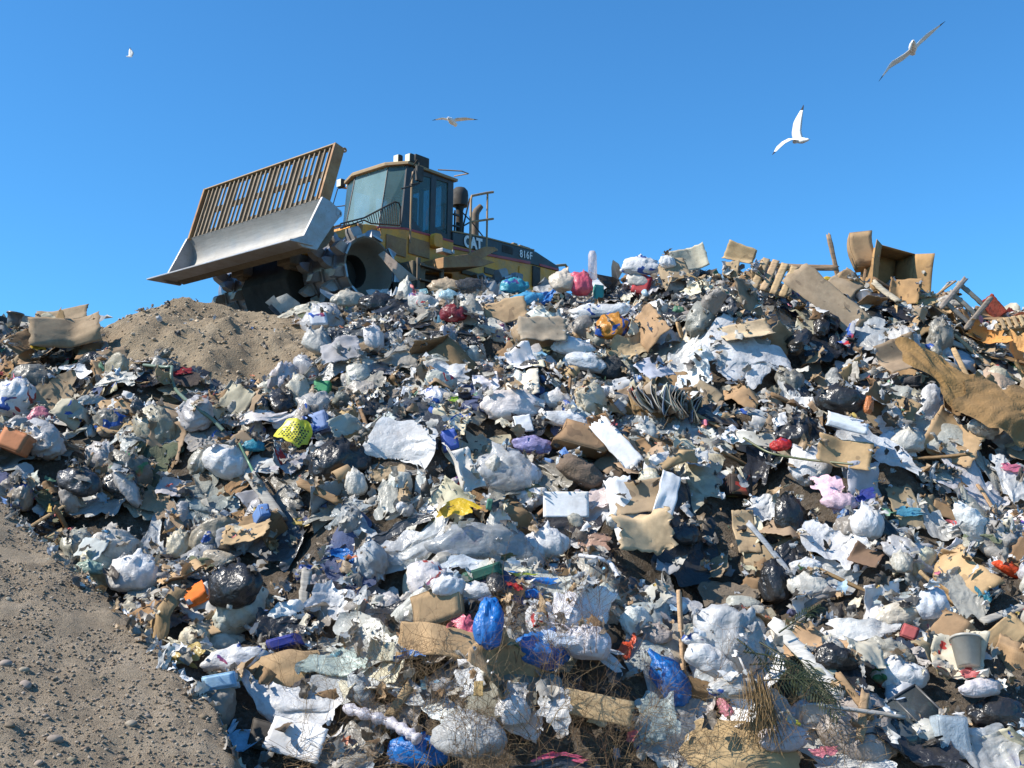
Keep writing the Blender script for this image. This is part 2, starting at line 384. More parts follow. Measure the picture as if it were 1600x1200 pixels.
def heap_h(x, y):
    x = np.asarray(x, float); y = np.asarray(y, float)
    yc = crest_y(x) + 0.25 * fbm(x * 0.5, y * 0 + 3.0, 3); zc = crest_z(x)
    u = (y + 0.30 * fbm(x * 0.7 + 9, y * 0.7, 3) - Y0) / (yc - Y0)
    uc = np.clip(u, 0, 1)
    s = uc + 0.030 * np.sin(2 * np.pi * (uc * 2.6 + 0.25 * fbm(x * 0.35, y * 0.1 + 8, 2))) * np.minimum(1, 6 * (1 - uc)) * np.minimum(1, 6 * uc)
    z = zc * s
    back = smooth((y - yc) / 2.0); z = np.where(u > 1, zc + (5.15 - zc) * back, z)
    amp = np.clip(1.0 - 0.75 * smooth((u - 0.86) / 0.14), 0.15, 1) * np.clip(u * 5 + 0.3, 0, 1)
    z = z + amp * (0.34 * fbm(x * 0.9 + 3, y * 0.9, 3) + 0.16 * fbm(x * 3.1, y * 3.1 + 4, 3))
    for dx, dy, r, dz in DENTS: z = z + dz * np.exp(-((x - dx) ** 2 + (y - dy) ** 2) / (r * r))
    return z
# height buffer, 4 cm cells
GX0, GX1, GY0, GY1, CS = -14.0, 14.0, 4.0, 24.0, 0.04
NX = int((GX1 - GX0) / CS) + 1; NY = int((GY1 - GY0) / CS) + 1
_gx = GX0 + CS * np.arange(NX); _gy = GY0 + CS * np.arange(NY)
GXX, GYY = np.meshgrid(_gx, _gy, indexing='ij')
H = heap_h(GXX, GYY)
def Hs(x, y, B=None):
    B = H if B is None else B
    fx = np.clip((np.asarray(x) - GX0) / CS, 0, NX - 1.001); fy = np.clip((np.asarray(y) - GY0) / CS, 0, NY - 1.001)
    i = fx.astype(int); j = fy.astype(int); a = fx - i; b = fy - j
    return (B[i, j] * (1 - a) + B[i + 1, j] * a) * (1 - b) + (B[i, j + 1] * (1 - a) + B[i + 1, j + 1] * a) * b
def hit(px, py, B=None, t0=5.0, t1=21.0):
    r = ray(px, py); t = np.arange(t0, t1, 0.02)[:, None]; p = CAM + t * r / r[1]
    d = p[:, 2] - Hs(p[:, 0], p[:, 1], B); k = np.argmax(d < 0)
    if d[k] >= 0:
        y = yc_of(px) - 0.1; return CAM + r / r[1] * y
    return p[k]
_d = []
for px, py, r, dz in [(1200, 640, 0.75, -0.55), (1300, 600, 0.6, -0.35), (1080, 920, 0.7, -0.5), (1180, 930, 0.5, -0.35), (330, 800, 0.5, -0.25), (600, 910, 0.4, -0.2), (440, 930, 0.35, -0.25), (430, 830, 0.5, -0.3),
                      (120, 720, 0.6, -0.3), (1050, 650, 0.5, -0.3), (1130, 540, 0.6, 0.45), (820, 640, 0.6, 0.35), (640, 700, 0.5, 0.3), (740, 850, 0.6, 0.25), (1330, 700, 0.7, 0.35), (930, 560, 0.5, 0.25),
                      (1440, 600, 0.7, 0.25), (560, 560, 0.5, 0.2), (1000, 830, 0.5, 0.25), (750, 960, 0.5, 0.2), (340, 560, 0.9, 0.15)]:
    p = hit(px, py); _d.append((p[0], p[1], r, dz))
DENTS = _d
H = heap_h(GXX, GYY)
H0 = H.copy()
def terrain(name, fn, x0, x1, y0, y1, step, mat):
    nx = int((x1 - x0) / step) + 1; ny = int((y1 - y0) / step) + 1
    X, Y = np.meshgrid(np.linspace(x0, x1, nx), np.linspace(y0, y1, ny), indexing='ij')
    Z = fn(X, Y); V = np.stack([X, Y, Z], 2).reshape(-1, 3)
    o = link(name, mesh_np(name, V, gridfaces(nx, ny), mat)); tag(o, kind='structure'); return o
terrain('rubbish_hill', lambda X, Y: heap_h(X, Y) + 0.05 * fbm(X * 9, Y * 9, 3) - 0.03 - 0.8 * smooth((8.3 - Y) / 0.6), -14, 14, 7.6, 24, 0.05, M['heap'])
# one ground sheet to the horizon
g = MB(); g.add([(-1500, -1500, -0.25), (1500, -1500, -0.25), (1500, 1500, -0.25), (-1500, 1500, -0.25)], [(0, 1, 2, 3)])
tag(g.build('ground', M['land']), kind='structure')
# plateau behind the crest, out to the sides
pl = MB(); pl.prism([(-200, -0.3), (-200, 3.6), (-14, 4.9), (14, 4.9), (200, 3.6), (200, -0.3)], 23.9, 140)
tag(pl.build('landfill_plateau', M['dirt']), kind='structure')

# bulldozed dirt mound under the blade
MOUND_POLY = [(150, 530), (190, 500), (240, 482), (300, 472), (350, 486), (400, 497), (440, 502), (470, 520), (500, 545), (505, 585), (470, 600), (420, 590), (370, 600), (300, 590), (235, 575), (180, 560)]
_mp = np.array([hit(a, b)[:2] for a, b in MOUND_POLY]); MC = _mp.mean(0)
def mound_h(X, Y):
    # soft union of blobs over the heap
    z = heap_h(X, Y); cx = crest_y(X)
    d = np.zeros_like(X)
    for bx, by, r, hh in MBL: d = np.maximum(d, hh * np.exp(-(((X - bx) / r) ** 2 + ((Y - by) / (r * 0.9)) ** 2) ** 1.6))
    r = 0.035 * fbm(X * 5, Y * 5, 4) + 0.05 * np.abs(fbm(X * 2.2 + 7, Y * 2.2, 3)) + 0.02 * fbm(X * 16, Y * 16, 3)
    return z + d - 0.12 + r
MBL = []
for px, py, r, hh in [(290, 505, 1.0, 0.28), (360, 520, 0.9, 0.26), (430, 540, 0.85, 0.28), (240, 520, 0.9, 0.28), (320, 560, 0.8, 0.24), (470, 565, 0.5, 0.22), (190, 525, 0.7, 0.22), (400, 570, 0.6, 0.2), (400, 505, 0.7, 0.2), (450, 515, 0.7, 0.24), (480, 540, 0.6, 0.24)]:
    p = hit(px, py); MBL.append((p[0], p[1], r, hh))
terrain('dirt_mound', mound_h, MC[0] - 3.6, MC[0] + 3.4, MC[1] - 3.2, MC[1] + 4.5, 0.035, M['dirt'])
H = np.where((np.abs(GXX - MC[0]) < 3.4) & (np.abs(GYY - MC[1] - 0.6) < 3.8), np.maximum(H, mound_h(GXX, GYY)), H)
H0 = H.copy()

# gravelly slope in the lower left, nearer than the rubbish
SRX = [-14, -9, -6, -4.45, -3.06, -1.94, -1.74, -1.45, 0]
SRZ = [5.2, 3.9, 2.75, 1.99, 1.19, 0.54, 0.34, -0.1, -2]
SRY = [10.6, 10.4, 10.1, 9.8, 8.7, 7.6, 7.3, 7.1, 7.0]
def slope_h(X, Y):
    yr = np.interp(X, SRX, SRY) + 0.10 * fbm(X * 1.5, Y * 0 + 1, 2)
    z = np.interp(X + 0.05 * fbm(X * 2, Y * 2, 3), SRX, SRZ)
    z = z - 0.35 * np.clip(yr - Y, 0, 9) - 0.9 * np.clip(Y - yr, 0, 9)
    z = z + 0.05 * fbm(X * 1.6, Y * 1.6, 3) + 0.040 * fbm(X * 6, Y * 6, 4) - 0.03 * np.clip(fbm(X * 3 + 40, Y * 3, 3), 0, 1) + 0.008 * fbm(X * 24, Y * 24, 2)
    return z
terrain('dirt_slope', slope_h, -12, -1.0, 4.2, 11.4, 0.03, M['slope'])
SLOPE = slope_h(GXX, GYY) + np.where(GXX > -1.0, -9, 0) + np.where(GYY > 11.4, -9, 0)

# ------------------------------------------------------------------ the compactor (X forward, Y its left, Z up; origin on the ground below the rack's top edge)
MF = np.array([-0.66161505, -0.74977055, 0.01047109]); ML = np.array([0.74972525, -0.66169423, -0.00853174]); MU = np.array([0.01332551, 0.00220572, 0.99990878])
MO = np.array([-4.02348036, 17.5613438, 5.29226155])
def build_machine():
    R = empty('landfill_compactor')
    tag(R, "yellow and black landfill compactor with spiked steel drums and raised rack-topped blade on crest", "compactor")
    # --- blade
    B = [(0.26, 1.5), (0.15, 1.30), (0.13, 1.15), (0.20, 1.0), (0.36, 0.89), (0.61, 0.81), (0.80, 0.745), (0.80, 0.71), (0.60, 0.69), (0.37, 0.70), (0.12, 0.84), (0.0, 1.05), (0.04, 1.35), (0.20, 1.5)]
    mb = MB(); n = 14
    # moldboard front: finely curved
    prof = []
    for t in np.linspace(0, 1, 14):
        a = (1 - t) ** 3; b = 3 * (1 - t) ** 2 * t; c = 3 * (1 - t) * t * t; d = t ** 3
        prof.append((a * 0.26 + b * 0.06 + c * 0.12 + d * 0.72, a * 1.5 + b * 1.18 + c * 0.86 + d * 0.775))
    prof2 = prof + [(0.70, 0.745), (0.46, 0.735), (0.22, 0.84), (0.10, 1.02), (0.10, 1.32), (0.22, 1.49)]
    mb.prism(prof2, -1.78, 1.78)
    mb.build('moldboard', M['blade'], R, smooth=True)
    mb = MB(); mb.prism([(0.60, 0.79), (0.88, 0.715), (0.88, 0.69), (0.44, 0.70), (0.44, 0.732), (0.62, 0.735)], -2.0, 1.86)
    mb.build('cutting_edge', M['plate'], R, bevel=0.006)
    for y, col in ((1.78, 'plate'), (-1.83, 'plate')):
        mb = MB(); mb.prism([(0.29, 1.50), (0.12, 1.46), (-0.05, 1.37), (-0.05, 1.26), (0.18, 0.95), (0.36, 0.66), (0.62, 0.655), (0.80, 0.74), (0.61, 0.83)], y, y + 0.05)
        e = mb.build('end_plate', M[col], R, bevel=0.006)
        mb = MB(); mb.lathe([(0.035, -0.03), (0.06, -0.03), (0.06, 0.03), (0.035, 0.03)], (-0.03, y + 0.025, 1.315), 'y', 14, close=True)
        mb.build('lifting_eye', M['plate'], e)
    mb = MB(); mb.prism([(0.50, 0.70), (0.36, 0.66), (0.08, 0.80), (-0.06, 1.02), (-0.02, 1.34), (0.09, 1.36), (0.095, 1.05), (0.21, 0.86), (0.42, 0.725)], -1.70, 1.70)
    mb.build('blade_back', M['under'], R)
    for y in (-1.0, 1.0):
        mb = MB(); mb.box((-0.95, y * 0.62, 0.78), (1.9, 0.16, 0.26)); mb.box((-0.04, y * 0.62, 0.95), (0.20, 0.34, 0.5))
        mb.build('push_arm', M['under'], R, bevel=0.02)
        mb = MB(); mb.tube([(-0.05, y * 0.45, 1.2), (-0.9, y * 0.45, 1.05)], 0.05); mb.tube([(-0.9, y * 0.45, 1.05), (-1.5, y * 0.45, 0.95)], 0.085)
        mb.build('lift_cylinder', M['dark'], R, smooth=True)
    # --- trash rack: bars leaning back from (0.24, 1.5) to (0, 2.4)
    def rk(u, h, d):   # u along Y -1..1, h 0..1 up, d forward
        x = 0.24 - 0.25 * h; z = 1.49 + 0.92 * h; return np.array([x + 0.963 * d, 1.75 * u, z + 0.26 * d])
    mb = MB(); NB = 28
    def slab(u0, u1, h0, h1, d0, d1, mi):
        p = [rk(u, h, d) for u in (u0, u1) for h in (h0, h1) for d in (d0, d1)]
        mb.add(p, [(0, 1, 3, 2), (4, 6, 7, 5), (0, 4, 5, 1), (2, 3, 7, 6), (0, 2, 6, 4), (1, 5, 7, 3)], mi)
    us = np.linspace(-1, 1, NB + 1)
    for i in range(1, NB):
        slab(us[i] - 0.0065, us[i] + 0.0065, 0.0, 0.995, -0.006, 0.026, 0)
    op = {1, 4, 5, 8, 9, 10, 13, 14, 17, 18, 19, 22, 23, 24, 26}
    for i in range(NB):
        a, b = us[i], us[i + 1]
        if i in op:
            slab(a, b, 0.0, 0.10, -0.018, -0.0055, 1); slab(a, b, 0.44, 0.56, -0.018, -0.0055, 1); slab(a, b, 0.93, 0.985, -0.018, -0.0055, 1)
        else:
            slab(a, b, 0.0, 0.985, -0.018, -0.0055, 1)
    mb.build('rack_bars', [M['rackbar'], M['backing']], R)
    for u0, u1 in ((-1.012, -0.985), (0.985, 1.012)):
        mb = MB(); slab(u0, u1, -0.02, 1.01, -0.14 if u0 > 0 else -0.1, 0.055, 0)
        if u0 > 0: mb.lathe([(0.02, -0.015), (0.04, -0.015), (0.04, 0.015), (0.02, 0.015)], (-0.16, 1.745, 2.37), 'y', 12, 0, True)
        mb.build('rack_post', M['rusty'], R, bevel=0.004)
    mb = MB(); slab(-1.0, 1.0, 0.985, 1.005, -0.06, 0.055, 0); mb.build('rack_top_rail', M['tan'], R)
    # --- front frame and nose
    mb = MB(); mb.prism([(-0.22, 0.95), (-0.02, 0.50), (-0.25, -0.05), (-2.6, 0.0), (-2.6, 1.15), (-0.6, 1.2)], -0.60, 0.60)
    mb.build('front_frame', M['void'], R, bevel=0.02)  # painted near black to read as the shaded gap under the blade
    mb = MB(); mb.prism([(-0.30, 0.92), (-0.36, 1.02), (-0.70, 1.34), (-1.18, 1.57), (-1.22, 1.62), (-1.52, 1.70), (-1.76, 1.73), (-1.76, 1.10), (-0.6, 0.9)], -0.74, 0.74)
    mb.build('front_hood', M['yellow'], R, bevel=0.015)
    mb = MB(); mb.box((-1.34, 0.77, 1.35), (0.1, 0.06, 0.6)); mb.box((-0.85, 0.77, 1.18), (0.5, 0.03, 0.3)); mb.tube([(-0.4, 0.8, 0.9), (-0.8, 0.82, 1.0), (-1.2, 0.8, 0.9)], 0.02, 0)
    mb.build('hood_bracket', M['rusty'], R, bevel=0.01)
    # --- base under the cab
    mb = MB(); mb.prism([(-1.74, 1.20), (-1.74, 1.66), (-2.30, 1.775), (-3.48, 1.80), (-3.48, 1.20), (-2.6, 1.10)], -0.86, 0.86)
    mb.build('cab_base', M['yellow'], R, bevel=0.012)
    mb = MB(); mb.prism([(-1.64, 1.635), (-1.64, 1.665), (-2.3, 1.79), (-3.46, 1.815), (-3.46, 1.78), (-2.3, 1.755)], 0.862, 0.872); mb.build('red_stripe', M['mred'], R)
    mb = MB(); mb.box((-2.08, 0.872, 1.42), (0.46, 0.02, 0.32)); mb.build('access_panel', M['rusty'], R, bevel=0.008)
    mb = MB(); mb.box((-2.62, 0.872, 1.50), (0.50, 0.02, 0.30)); mb.build('access_panel', M['rusty'], R, bevel=0.008)
    mb = MB(); mb.prism([(-2.86, 1.60), (-2.86, 1.76), (-2.90, 1.81), (-3.02, 1.82), (-3.07, 1.78), (-3.07, 1.62), (-3.03, 1.57), (-2.9, 1.56)], 0.87, 1.0)
    mb.build('side_light_guard', M['yellow'], R, bevel=0.012)
    mb = MB(); mb.box((-2.72, 1.40, 1.36), (0.26, 0.16, 0.07)); mb.box((-2.84, 1.49, 1.37), (0.05, 0.02, 0.07)); mb.build('side_lamp', M['plate'], R, bevel=0.01)
    # --- cab
    zb, zt = 1.80, 2.94
    fx_t, fx_b = -2.20, -2.00
    # plan outline of glass: front pane, corner panes, sides
    T = {'fl': (fx_t, 0.47, zt), 'fr': (fx_t, -0.40, zt), 'bl': (fx_b, 0.50, zb), 'br': (fx_b, -0.42, zb),
         'sl': (-2.36, 0.80, zt), 'slb': (-2.26, 0.80, zb), 'sr': (-2.36, -0.80, zt), 'srb': (-2.26, -0.80, zb)}
    mb = MB(); mb.quad([T['bl'], T['br'], T['fr'], T['fl']], 0.008); mb.build('windscreen', M['frontglass'], R)
    for a in (('bl', 'fl', 'sl', 'slb'), ('br', 'fr', 'sr', 'srb')):
        mb = MB(); mb.quad([T[k] for k in a], 0.008); mb.build('corner_window', M['glass'], R)
    fr = MB()
    def post(p, q, r=0.022): fr.tube([p, q], r, 0, 6)
    post(T['bl'], T['fl'], 0.010); post(T['br'], T['fr'], 0.018)
    for s in (1, -1):
        y = 0.80 * s
        fr.prism([(-2.24, zb), (-2.34, zt), (-2.50, zt), (-2.50, zb)], y - 0.05 * s - 0.01, y + 0.01)
        fr.prism([(-2.93, zb), (-2.93, zt), (-3.06, zt), (-3.06, zb)], y - 0.04, y + 0.012)
        fr.prism([(-3.36, zb), (-3.36, zt), (-3.50, zt), (-3.50, zb)], y - 0.04, y + 0.01)
        fr.prism([(-2.50, zt - 0.10), (-2.50, zt), (-3.40, zt), (-3.40, zt - 0.06)], y - 0.03, y + 0.008)
        fr.prism([(-3.06, zb), (-3.06, zb + 0.18), (-3.36, zb + 0.12), (-3.36, zb)], y - 0.03, y + 0.008)
    fr.prism([(-2.50, zb), (-2.50, zb + 0.22), (-2.78, zb + 0.02), (-2.78, zb)], 0.77, 0.806)
    for y0, y1 in ((-0.78, -0.55), (0.55, 0.78), (-0.04, 0.04)): fr.box((-3.47, (y0 + y1) / 2, (zb + zt) / 2), (0.05, y1 - y0, zt - zb))
    fr.box((-3.47, 0, zb + 0.17), (0.05, 1.5, 0.34)); fr.box((-2.85, 0, zb - 0.03), (1.25, 1.58, 0.06))
    fr.build('cab_frame', M['mblack'], R, bevel=0.006)
    for s in (1, -1):
        mb = MB(); mb.quad([(-2.50, 0.79 * s, zb + 0.02), (-2.93, 0.79 * s, zb + 0.02), (-2.93, 0.79 * s, zt - 0.08), (-2.50, 0.79 * s, zt - 0.08)], 0.006)
        dr = mb.build('door_window', M['glass'], R)
        mb = MB(); mb.quad([(-3.06, 0.785 * s, zb + 0.14), (-3.36, 0.785 * s, zb + 0.10), (-3.36, 0.785 * s, zt - 0.06), (-3.06, 0.785 * s, zt - 0.08)], 0.006)
        mb.build('side_window', M['glass'], R)
    mb = MB(); mb.quad([(-3.46, -0.55, zb + 0.34), (-3.46, 0.55, zb + 0.34), (-3.46, 0.55, zt), (-3.46, -0.55, zt)], 0.006); mb.build('rear_window', M['glass'], R)
    # roof: octagon slab
    oc = [(-2.12, 0.47), (-2.12, -0.42), (-2.32, -0.86), (-3.56, -0.86), (-3.56, 0.86), (-2.32, 0.86)]
    mb = MB(); V = [(x, y, zt + 0.005) for x, y in oc] + [(x, y, zt + 0.055) for x, y in oc] + [(x * 0.985 - 0.05, y * 0.93, zt + 0.075) for x, y in oc]; k = 6
    mb.add(V, [tuple(range(5, -1, -1)), tuple(range(12, 18))] + [(j * k + i, j * k + (i + 1) % k, (j + 1) * k + (i + 1) % k, (j + 1) * k + i) for j in (0, 1) for i in range(k)])
    mb.build('cab_roof', M['tan'], R, bevel=0.006)
    mb = MB(); mb.box((-2.73, 0.66, 3.12), (0.34, 0.26, 0.20)); mb.box((-2.50, 0.76, 3.05), (0.22, 0.10, 0.06)); mb.box((-2.62, 0.6, 3.235), (0.12, 0.10, 0.05))
    mb.build('roof_lamp_box', M['dark'], R, bevel=0.02)
    for (x, y, z) in ((-2.27, 0.60, 3.075), (-2.36, 0.80, 3.075), (-2.45, -1.16, 3.06), (-2.53, -0.98, 3.06)):
        mb = MB(); mb.box((x - 0.05, y, z), (0.11, 0.145, 0.17)); hsg = mb.build('work_lamp', M['dark'], R, bevel=0.03)
        mb = MB(); mb.box((x + 0.008, y, z), (0.01, 0.118, 0.14)); mb.build('lens', M['lens'], hsg, bevel=0.004)
    mb = MB(); mb.tube([(-2.55, -0.80, 2.92), (-2.54, -1.05, 2.96), (-2.52, -1.16, 2.99)], 0.02); mb.tube([(-2.52, -1.0, 2.96), (-2.52, -1.0, 3.0)], 0.015)
    mb.build('lamp_arm', M['rusty'], R)
    for s in (1, -1):
        y = 1.05 * s
        mb = MB()
        if s > 0:
            mb.tube([(-2.44, 0.84, 2.93), (-2.36, y, 2.99), (-2.40, y, 2.98), (-2.40, y, 2.86)], 0.012)
            mb.tube([(-2.30, y, 2.80), (-2.22, y, 2.60), (-2.20, y, 2.50), (-2.42, y, 2.58), (-2.45, y, 2.72)], 0.012); mb.tube([(-2.0, y, 2.37), (-2.36, y, 2.54)], 0.014)
            mb.box((-2.40, y + 0.01, 2.74), (0.15, 0.05, 0.26))
        else:
            mb.tube([(-2.5, -0.82, 2.66), (-2.5, -0.95, 2.60), (-2.44, -1.32, 2.62), (-2.50, -1.26, 2.98), (-2.52, -1.12, 2.98)], 0.012, k=6)
            mb.tube([(-2.5, -0.97, 2.61), (-2.52, -0.92, 2.80), (-2.52, -0.99, 2.98)], 0.010, k=6)
        mb.build('mirror_bracket', M['dark'], R)
    mb = MB(); mb.tube([(-2.30, 0.98, 1.50), (-2.30, 0.98, 2.52), (-2.38, 0.92, 2.80)], 0.018); mb.build('grab_pole', M['rail'], R)
    mb = MB(); mb.tube([(-3.10, 0.80, 3.06), (-3.42, 1.08, 3.06), (-3.60, 1.08, 3.06), (-3.52, 0.80, 3.05)], 0.012); mb.build('roof_handle', M['rail'], R)
    # windscreen guard
    mb = MB()
    top = [(-0.98, 0.72, 1.58), (-1.48, 0.72, 1.80), (-2.12, 0.76, 2.23), (-2.20, 0.78, 2.22), (-2.22, 0.80, 2.15), (-2.22, 0.80, 1.84)]
    bot = [(-0.98, 0.72, 1.50), (-1.48, 0.72, 1.76), (-1.62, 0.74, 1.73), (-2.22, 0.80, 1.82)]
    mb.tube(top, 0.016, 0, 6); mb.tube(bot, 0.014, 0, 6)
    for t in np.linspace(0.02, 0.98, 14):
        x = -1.50 - 0.68 * t; mb.tube([(x + 0.02, 0.755, np.interp(-x, [1.48, 2.12, 2.2], [1.80, 2.23, 2.22])), (x - 0.03, 0.765, np.interp(-x, [1.48, 1.62, 2.22], [1.76, 1.73, 1.82]))], 0.008, 0, 5)
    for t in np.linspace(0.1, 0.9, 5): mb.tube([(-1.0 - 0.45 * t, 0.72, 1.59 + 0.2 * t), (-1.05 - 0.45 * t, 0.72, 1.52 + 0.2 * t)], 0.008, 0, 5)
    mb.tube([(-0.98, 0.72, 1.56), (-0.98, -0.7, 1.56)], 0.016, 0, 6); mb.tube([(-0.98, -0.7, 1.56), (-1.3, -0.7, 1.85), (-1.5, -0.7, 1.80), (-1.48, -0.7, 1.7)], 0.014, 0, 6)
    for t in np.linspace(0.05, 0.95, 10): mb.tube([(-0.98, 0.72 - 1.42 * t, 1.56), (-1.5, 0.72 - 1.42 * t, 1.72)], 0.007, 0, 5)
    mb.build('front_guard', M['dark'], R)
    # interior
    mb = MB(); mb.box((-2.95, -0.05, 2.05), (0.48, 0.5, 0.14)); mb.box((-3.16, -0.05, 2.38), (0.12, 0.48, 0.62)); mb.box((-2.95, -0.05, 1.9), (0.3, 0.3, 0.2)); mb.build('driver_seat', M['dark'], R, bevel=0.04)
    mb = MB(); mb.box((-2.36, 0, 2.05), (0.16, 0.4, 0.42)); mb.tube([(-2.40, 0, 2.1), (-2.58, 0, 2.36)], 0.03); mb.lathe([(0.15, -0.012), (0.175, 0), (0.15, 0.012)], (-2.6, 0, 2.38), 'x', 18, close=True)
    mb.build('steering_console', M['dark'], R, bevel=0.01)
    # --- rear body
    hood = [(-3.46, 1.99), (-4.33, 2.065), (-5.66, 2.12), (-5.80, 2.115), (-6.52, 1.965), (-6.54, 1.86), (-6.54, 1.20), (-3.46, 1.20)]
    mb = MB(); mb.prism([(-3.49, 1.20), (-3.49, 1.76), (-6.50, 1.86), (-6.50, 1.10), (-6.2, 0.9), (-3.49, 0.95)], -0.83, 0.83); mb.build('engine_housing', M['yellow'], R, bevel=0.015)
    mb = MB(); mb.prism([(-3.475, 1.76), (-3.475, 1.985), (-4.33, 2.06), (-5.66, 2.115), (-5.80, 2.11), (-6.50, 1.955), (-6.52, 1.86)], -0.845, 0.845); mb.build('engine_hood', M['mblack'], R, bevel=0.012)
    mb = MB(); mb.prism([(-3.47, 1.985), (-3.47, 2.01), (-4.33, 2.085), (-5.74, 2.14), (-5.74, 2.115), (-4.33, 2.06)], -0.852, 0.852); mb.build('hood_trim', M['tan'], R)
    mb = MB(); mb.box((-5.52, 0.74, 2.15), (0.30, 0.12, 0.04)); mb.box((-5.22, 0.78, 2.15), (0.12, 0.08, 0.03)); mb.build('hood_hinge', M['tan'], R, bevel=0.01)
    mb = MB(); mb.prism([(-3.48, 1.67), (-3.48, 1.72), (-4.33, 1.775), (-5.62, 1.875), (-5.62, 1.82), (-4.33, 1.73)], 0.845, 0.853)
    mb.prism([(-5.9, 1.845), (-5.9, 1.89), (-6.50, 1.905), (-6.50, 1.86)], 0.845, 0.853); mb.build('red_stripe', M['mred'], R)
    mb = MB(); mb.box((-5.80, 0.85, 1.60), (0.22, 0.03, 0.42)); mb.build('grille_panel', M['dark'], R, bevel=0.006)
    mb = MB(); mb.box((-4.95, 0.846, 1.97), (0.30, 0.012, 0.14)); mb.build('intake_panel', M['dark'], R, bevel=0.004)
    mb = MB(); mb.box((-5.45, 0.84, 1.55), (0.30, 0.02, 0.34)); mb.build('access_panel', M['yellow'], R, bevel=0.006)
    mb = MB(); mb.box((-4.7, 0.84, 1.45), (0.75, 0.03, 0.12)); mb.box((-4.2, 0.86, 1.3), (1.0, 0.03, 0.08)); mb.build('side_rail', M['under'], R, bevel=0.01)
    mb = MB(); mb.prism([(-2.64, 1.05), (-2.64, 1.24), (-3.24, 1.42), (-3.95, 1.42), (-3.60, 1.27)], 0.86, 1.46); mb.build('platform', M['rusty'], R, bevel=0.012)
    mb = MB(); mb.prism([(-3.25, 1.42), (-3.70, 1.66), (-3.96, 1.71), (-4.02, 1.66), (-3.62, 1.42)], 1.38, 1.43); mb.build('platform_wing', M['rusty'], R, bevel=0.008)
    mb = MB(); mb.box((-4.02, 1.05, 1.68), (0.10, 0.7, 0.04)); mb.build('platform_step', M['rail'], R)
    # ladder
    mb = MB()
    for x in (-2.22, -2.78): mb.box((x, 1.28, 0.82), (0.07, 0.05, 0.70))
    for z in (0.55, 0.80, 1.05): mb.box((-2.5, 1.28, z), (0.55, 0.12, 0.03))
    mb.build('ladder', M['pipe'], R, bevel=0.006)
    mb = MB(); mb.box((-2.28, 1.0, 0.85), (0.30, 0.5, 0.55)); mb.build('tool_box', M['under'], R, bevel=0.02)
    mb = MB(); mb.prism([(-2.5, 0.3), (-2.5, 1.2), (-6.3, 1.1), (-6.3, 0.4)], -0.6, 0.6); mb.build('rear_frame', M['dark'], R)
    # handrails
    mb = MB(); mb.tube([(-3.40, 1.35, 1.42), (-3.40, 1.35, 2.46), (-3.44, 1.33, 2.55), (-3.82, 1.34, 2.70), (-3.97, 1.36, 2.75)], 0.022)
    mb.tube([(-3.84, 1.34, 1.68), (-3.84, 1.34, 2.71)], 0.018); mb.tube([(-3.41, 1.35, 2.06), (-3.98, 1.36, 2.25)], 0.020); mb.build('handrail', M['rail'], R, smooth=True)
    mb = MB(); mb.tube([(-3.96, 0.62, 2.0), (-3.97, 0.62, 2.26), (-4.12, 0.62, 2.80), (-3.60, 1.20, 2.62)], 0.016); mb.tube([(-3.97, 0.62, 2.25), (-3.42, 1.30, 2.06)], 0.014)
    mb.tube([(-3.90, 0.62, 2.52), (-4.15, 0.66, 2.36), (-4.58, 0.62, 2.12)], 0.012); mb.build('handrail', M['dark'], R)
    # stacks
    mb = MB(); mb.lathe([(0.07, 1.95), (0.07, 2.66), (0.09, 2.72), (0.155, 2.74), (0.16, 2.95), (0.145, 3.04), (0.10, 3.09), (0.0, 3.105)], (-4.17, 0.32, 0), 'z', 20); mb.build('air_cleaner', M['dark'], R, smooth=True)
    mb = MB()
    for z in (2.1, 2.3, 2.52): mb.box((-4.02, 0.38, z), (0.14, 0.05, 0.03))
    mb.tube([(-3.98, 0.38, 2.0), (-3.98, 0.38, 2.6)], 0.018); mb.build('cleaner_bracket', M['mblack'], R)
    mb = MB(); mb.tube([(-4.72, 0.2, 2.0), (-4.72, 0.2, 2.72), (-4.74, 0.22, 2.80), (-4.82, 0.26, 2.91)], [0.078, 0.078, 0.072, 0.055], k=16); mb.build('exhaust_stack', M['pipe'], R, smooth=True)
    mb = MB(); mb.tube([(-6.48, 0.5, 1.98), (-6.98, 0.5, 2.13), (-7.14, 0.5, 2.17), (-7.20, 0.5, 2.13), (-7.21, 0.5, 1.7), (-6.5, 0.5, 1.6)], 0.028); mb.build('tow_handle', M['tan'], R, smooth=True)
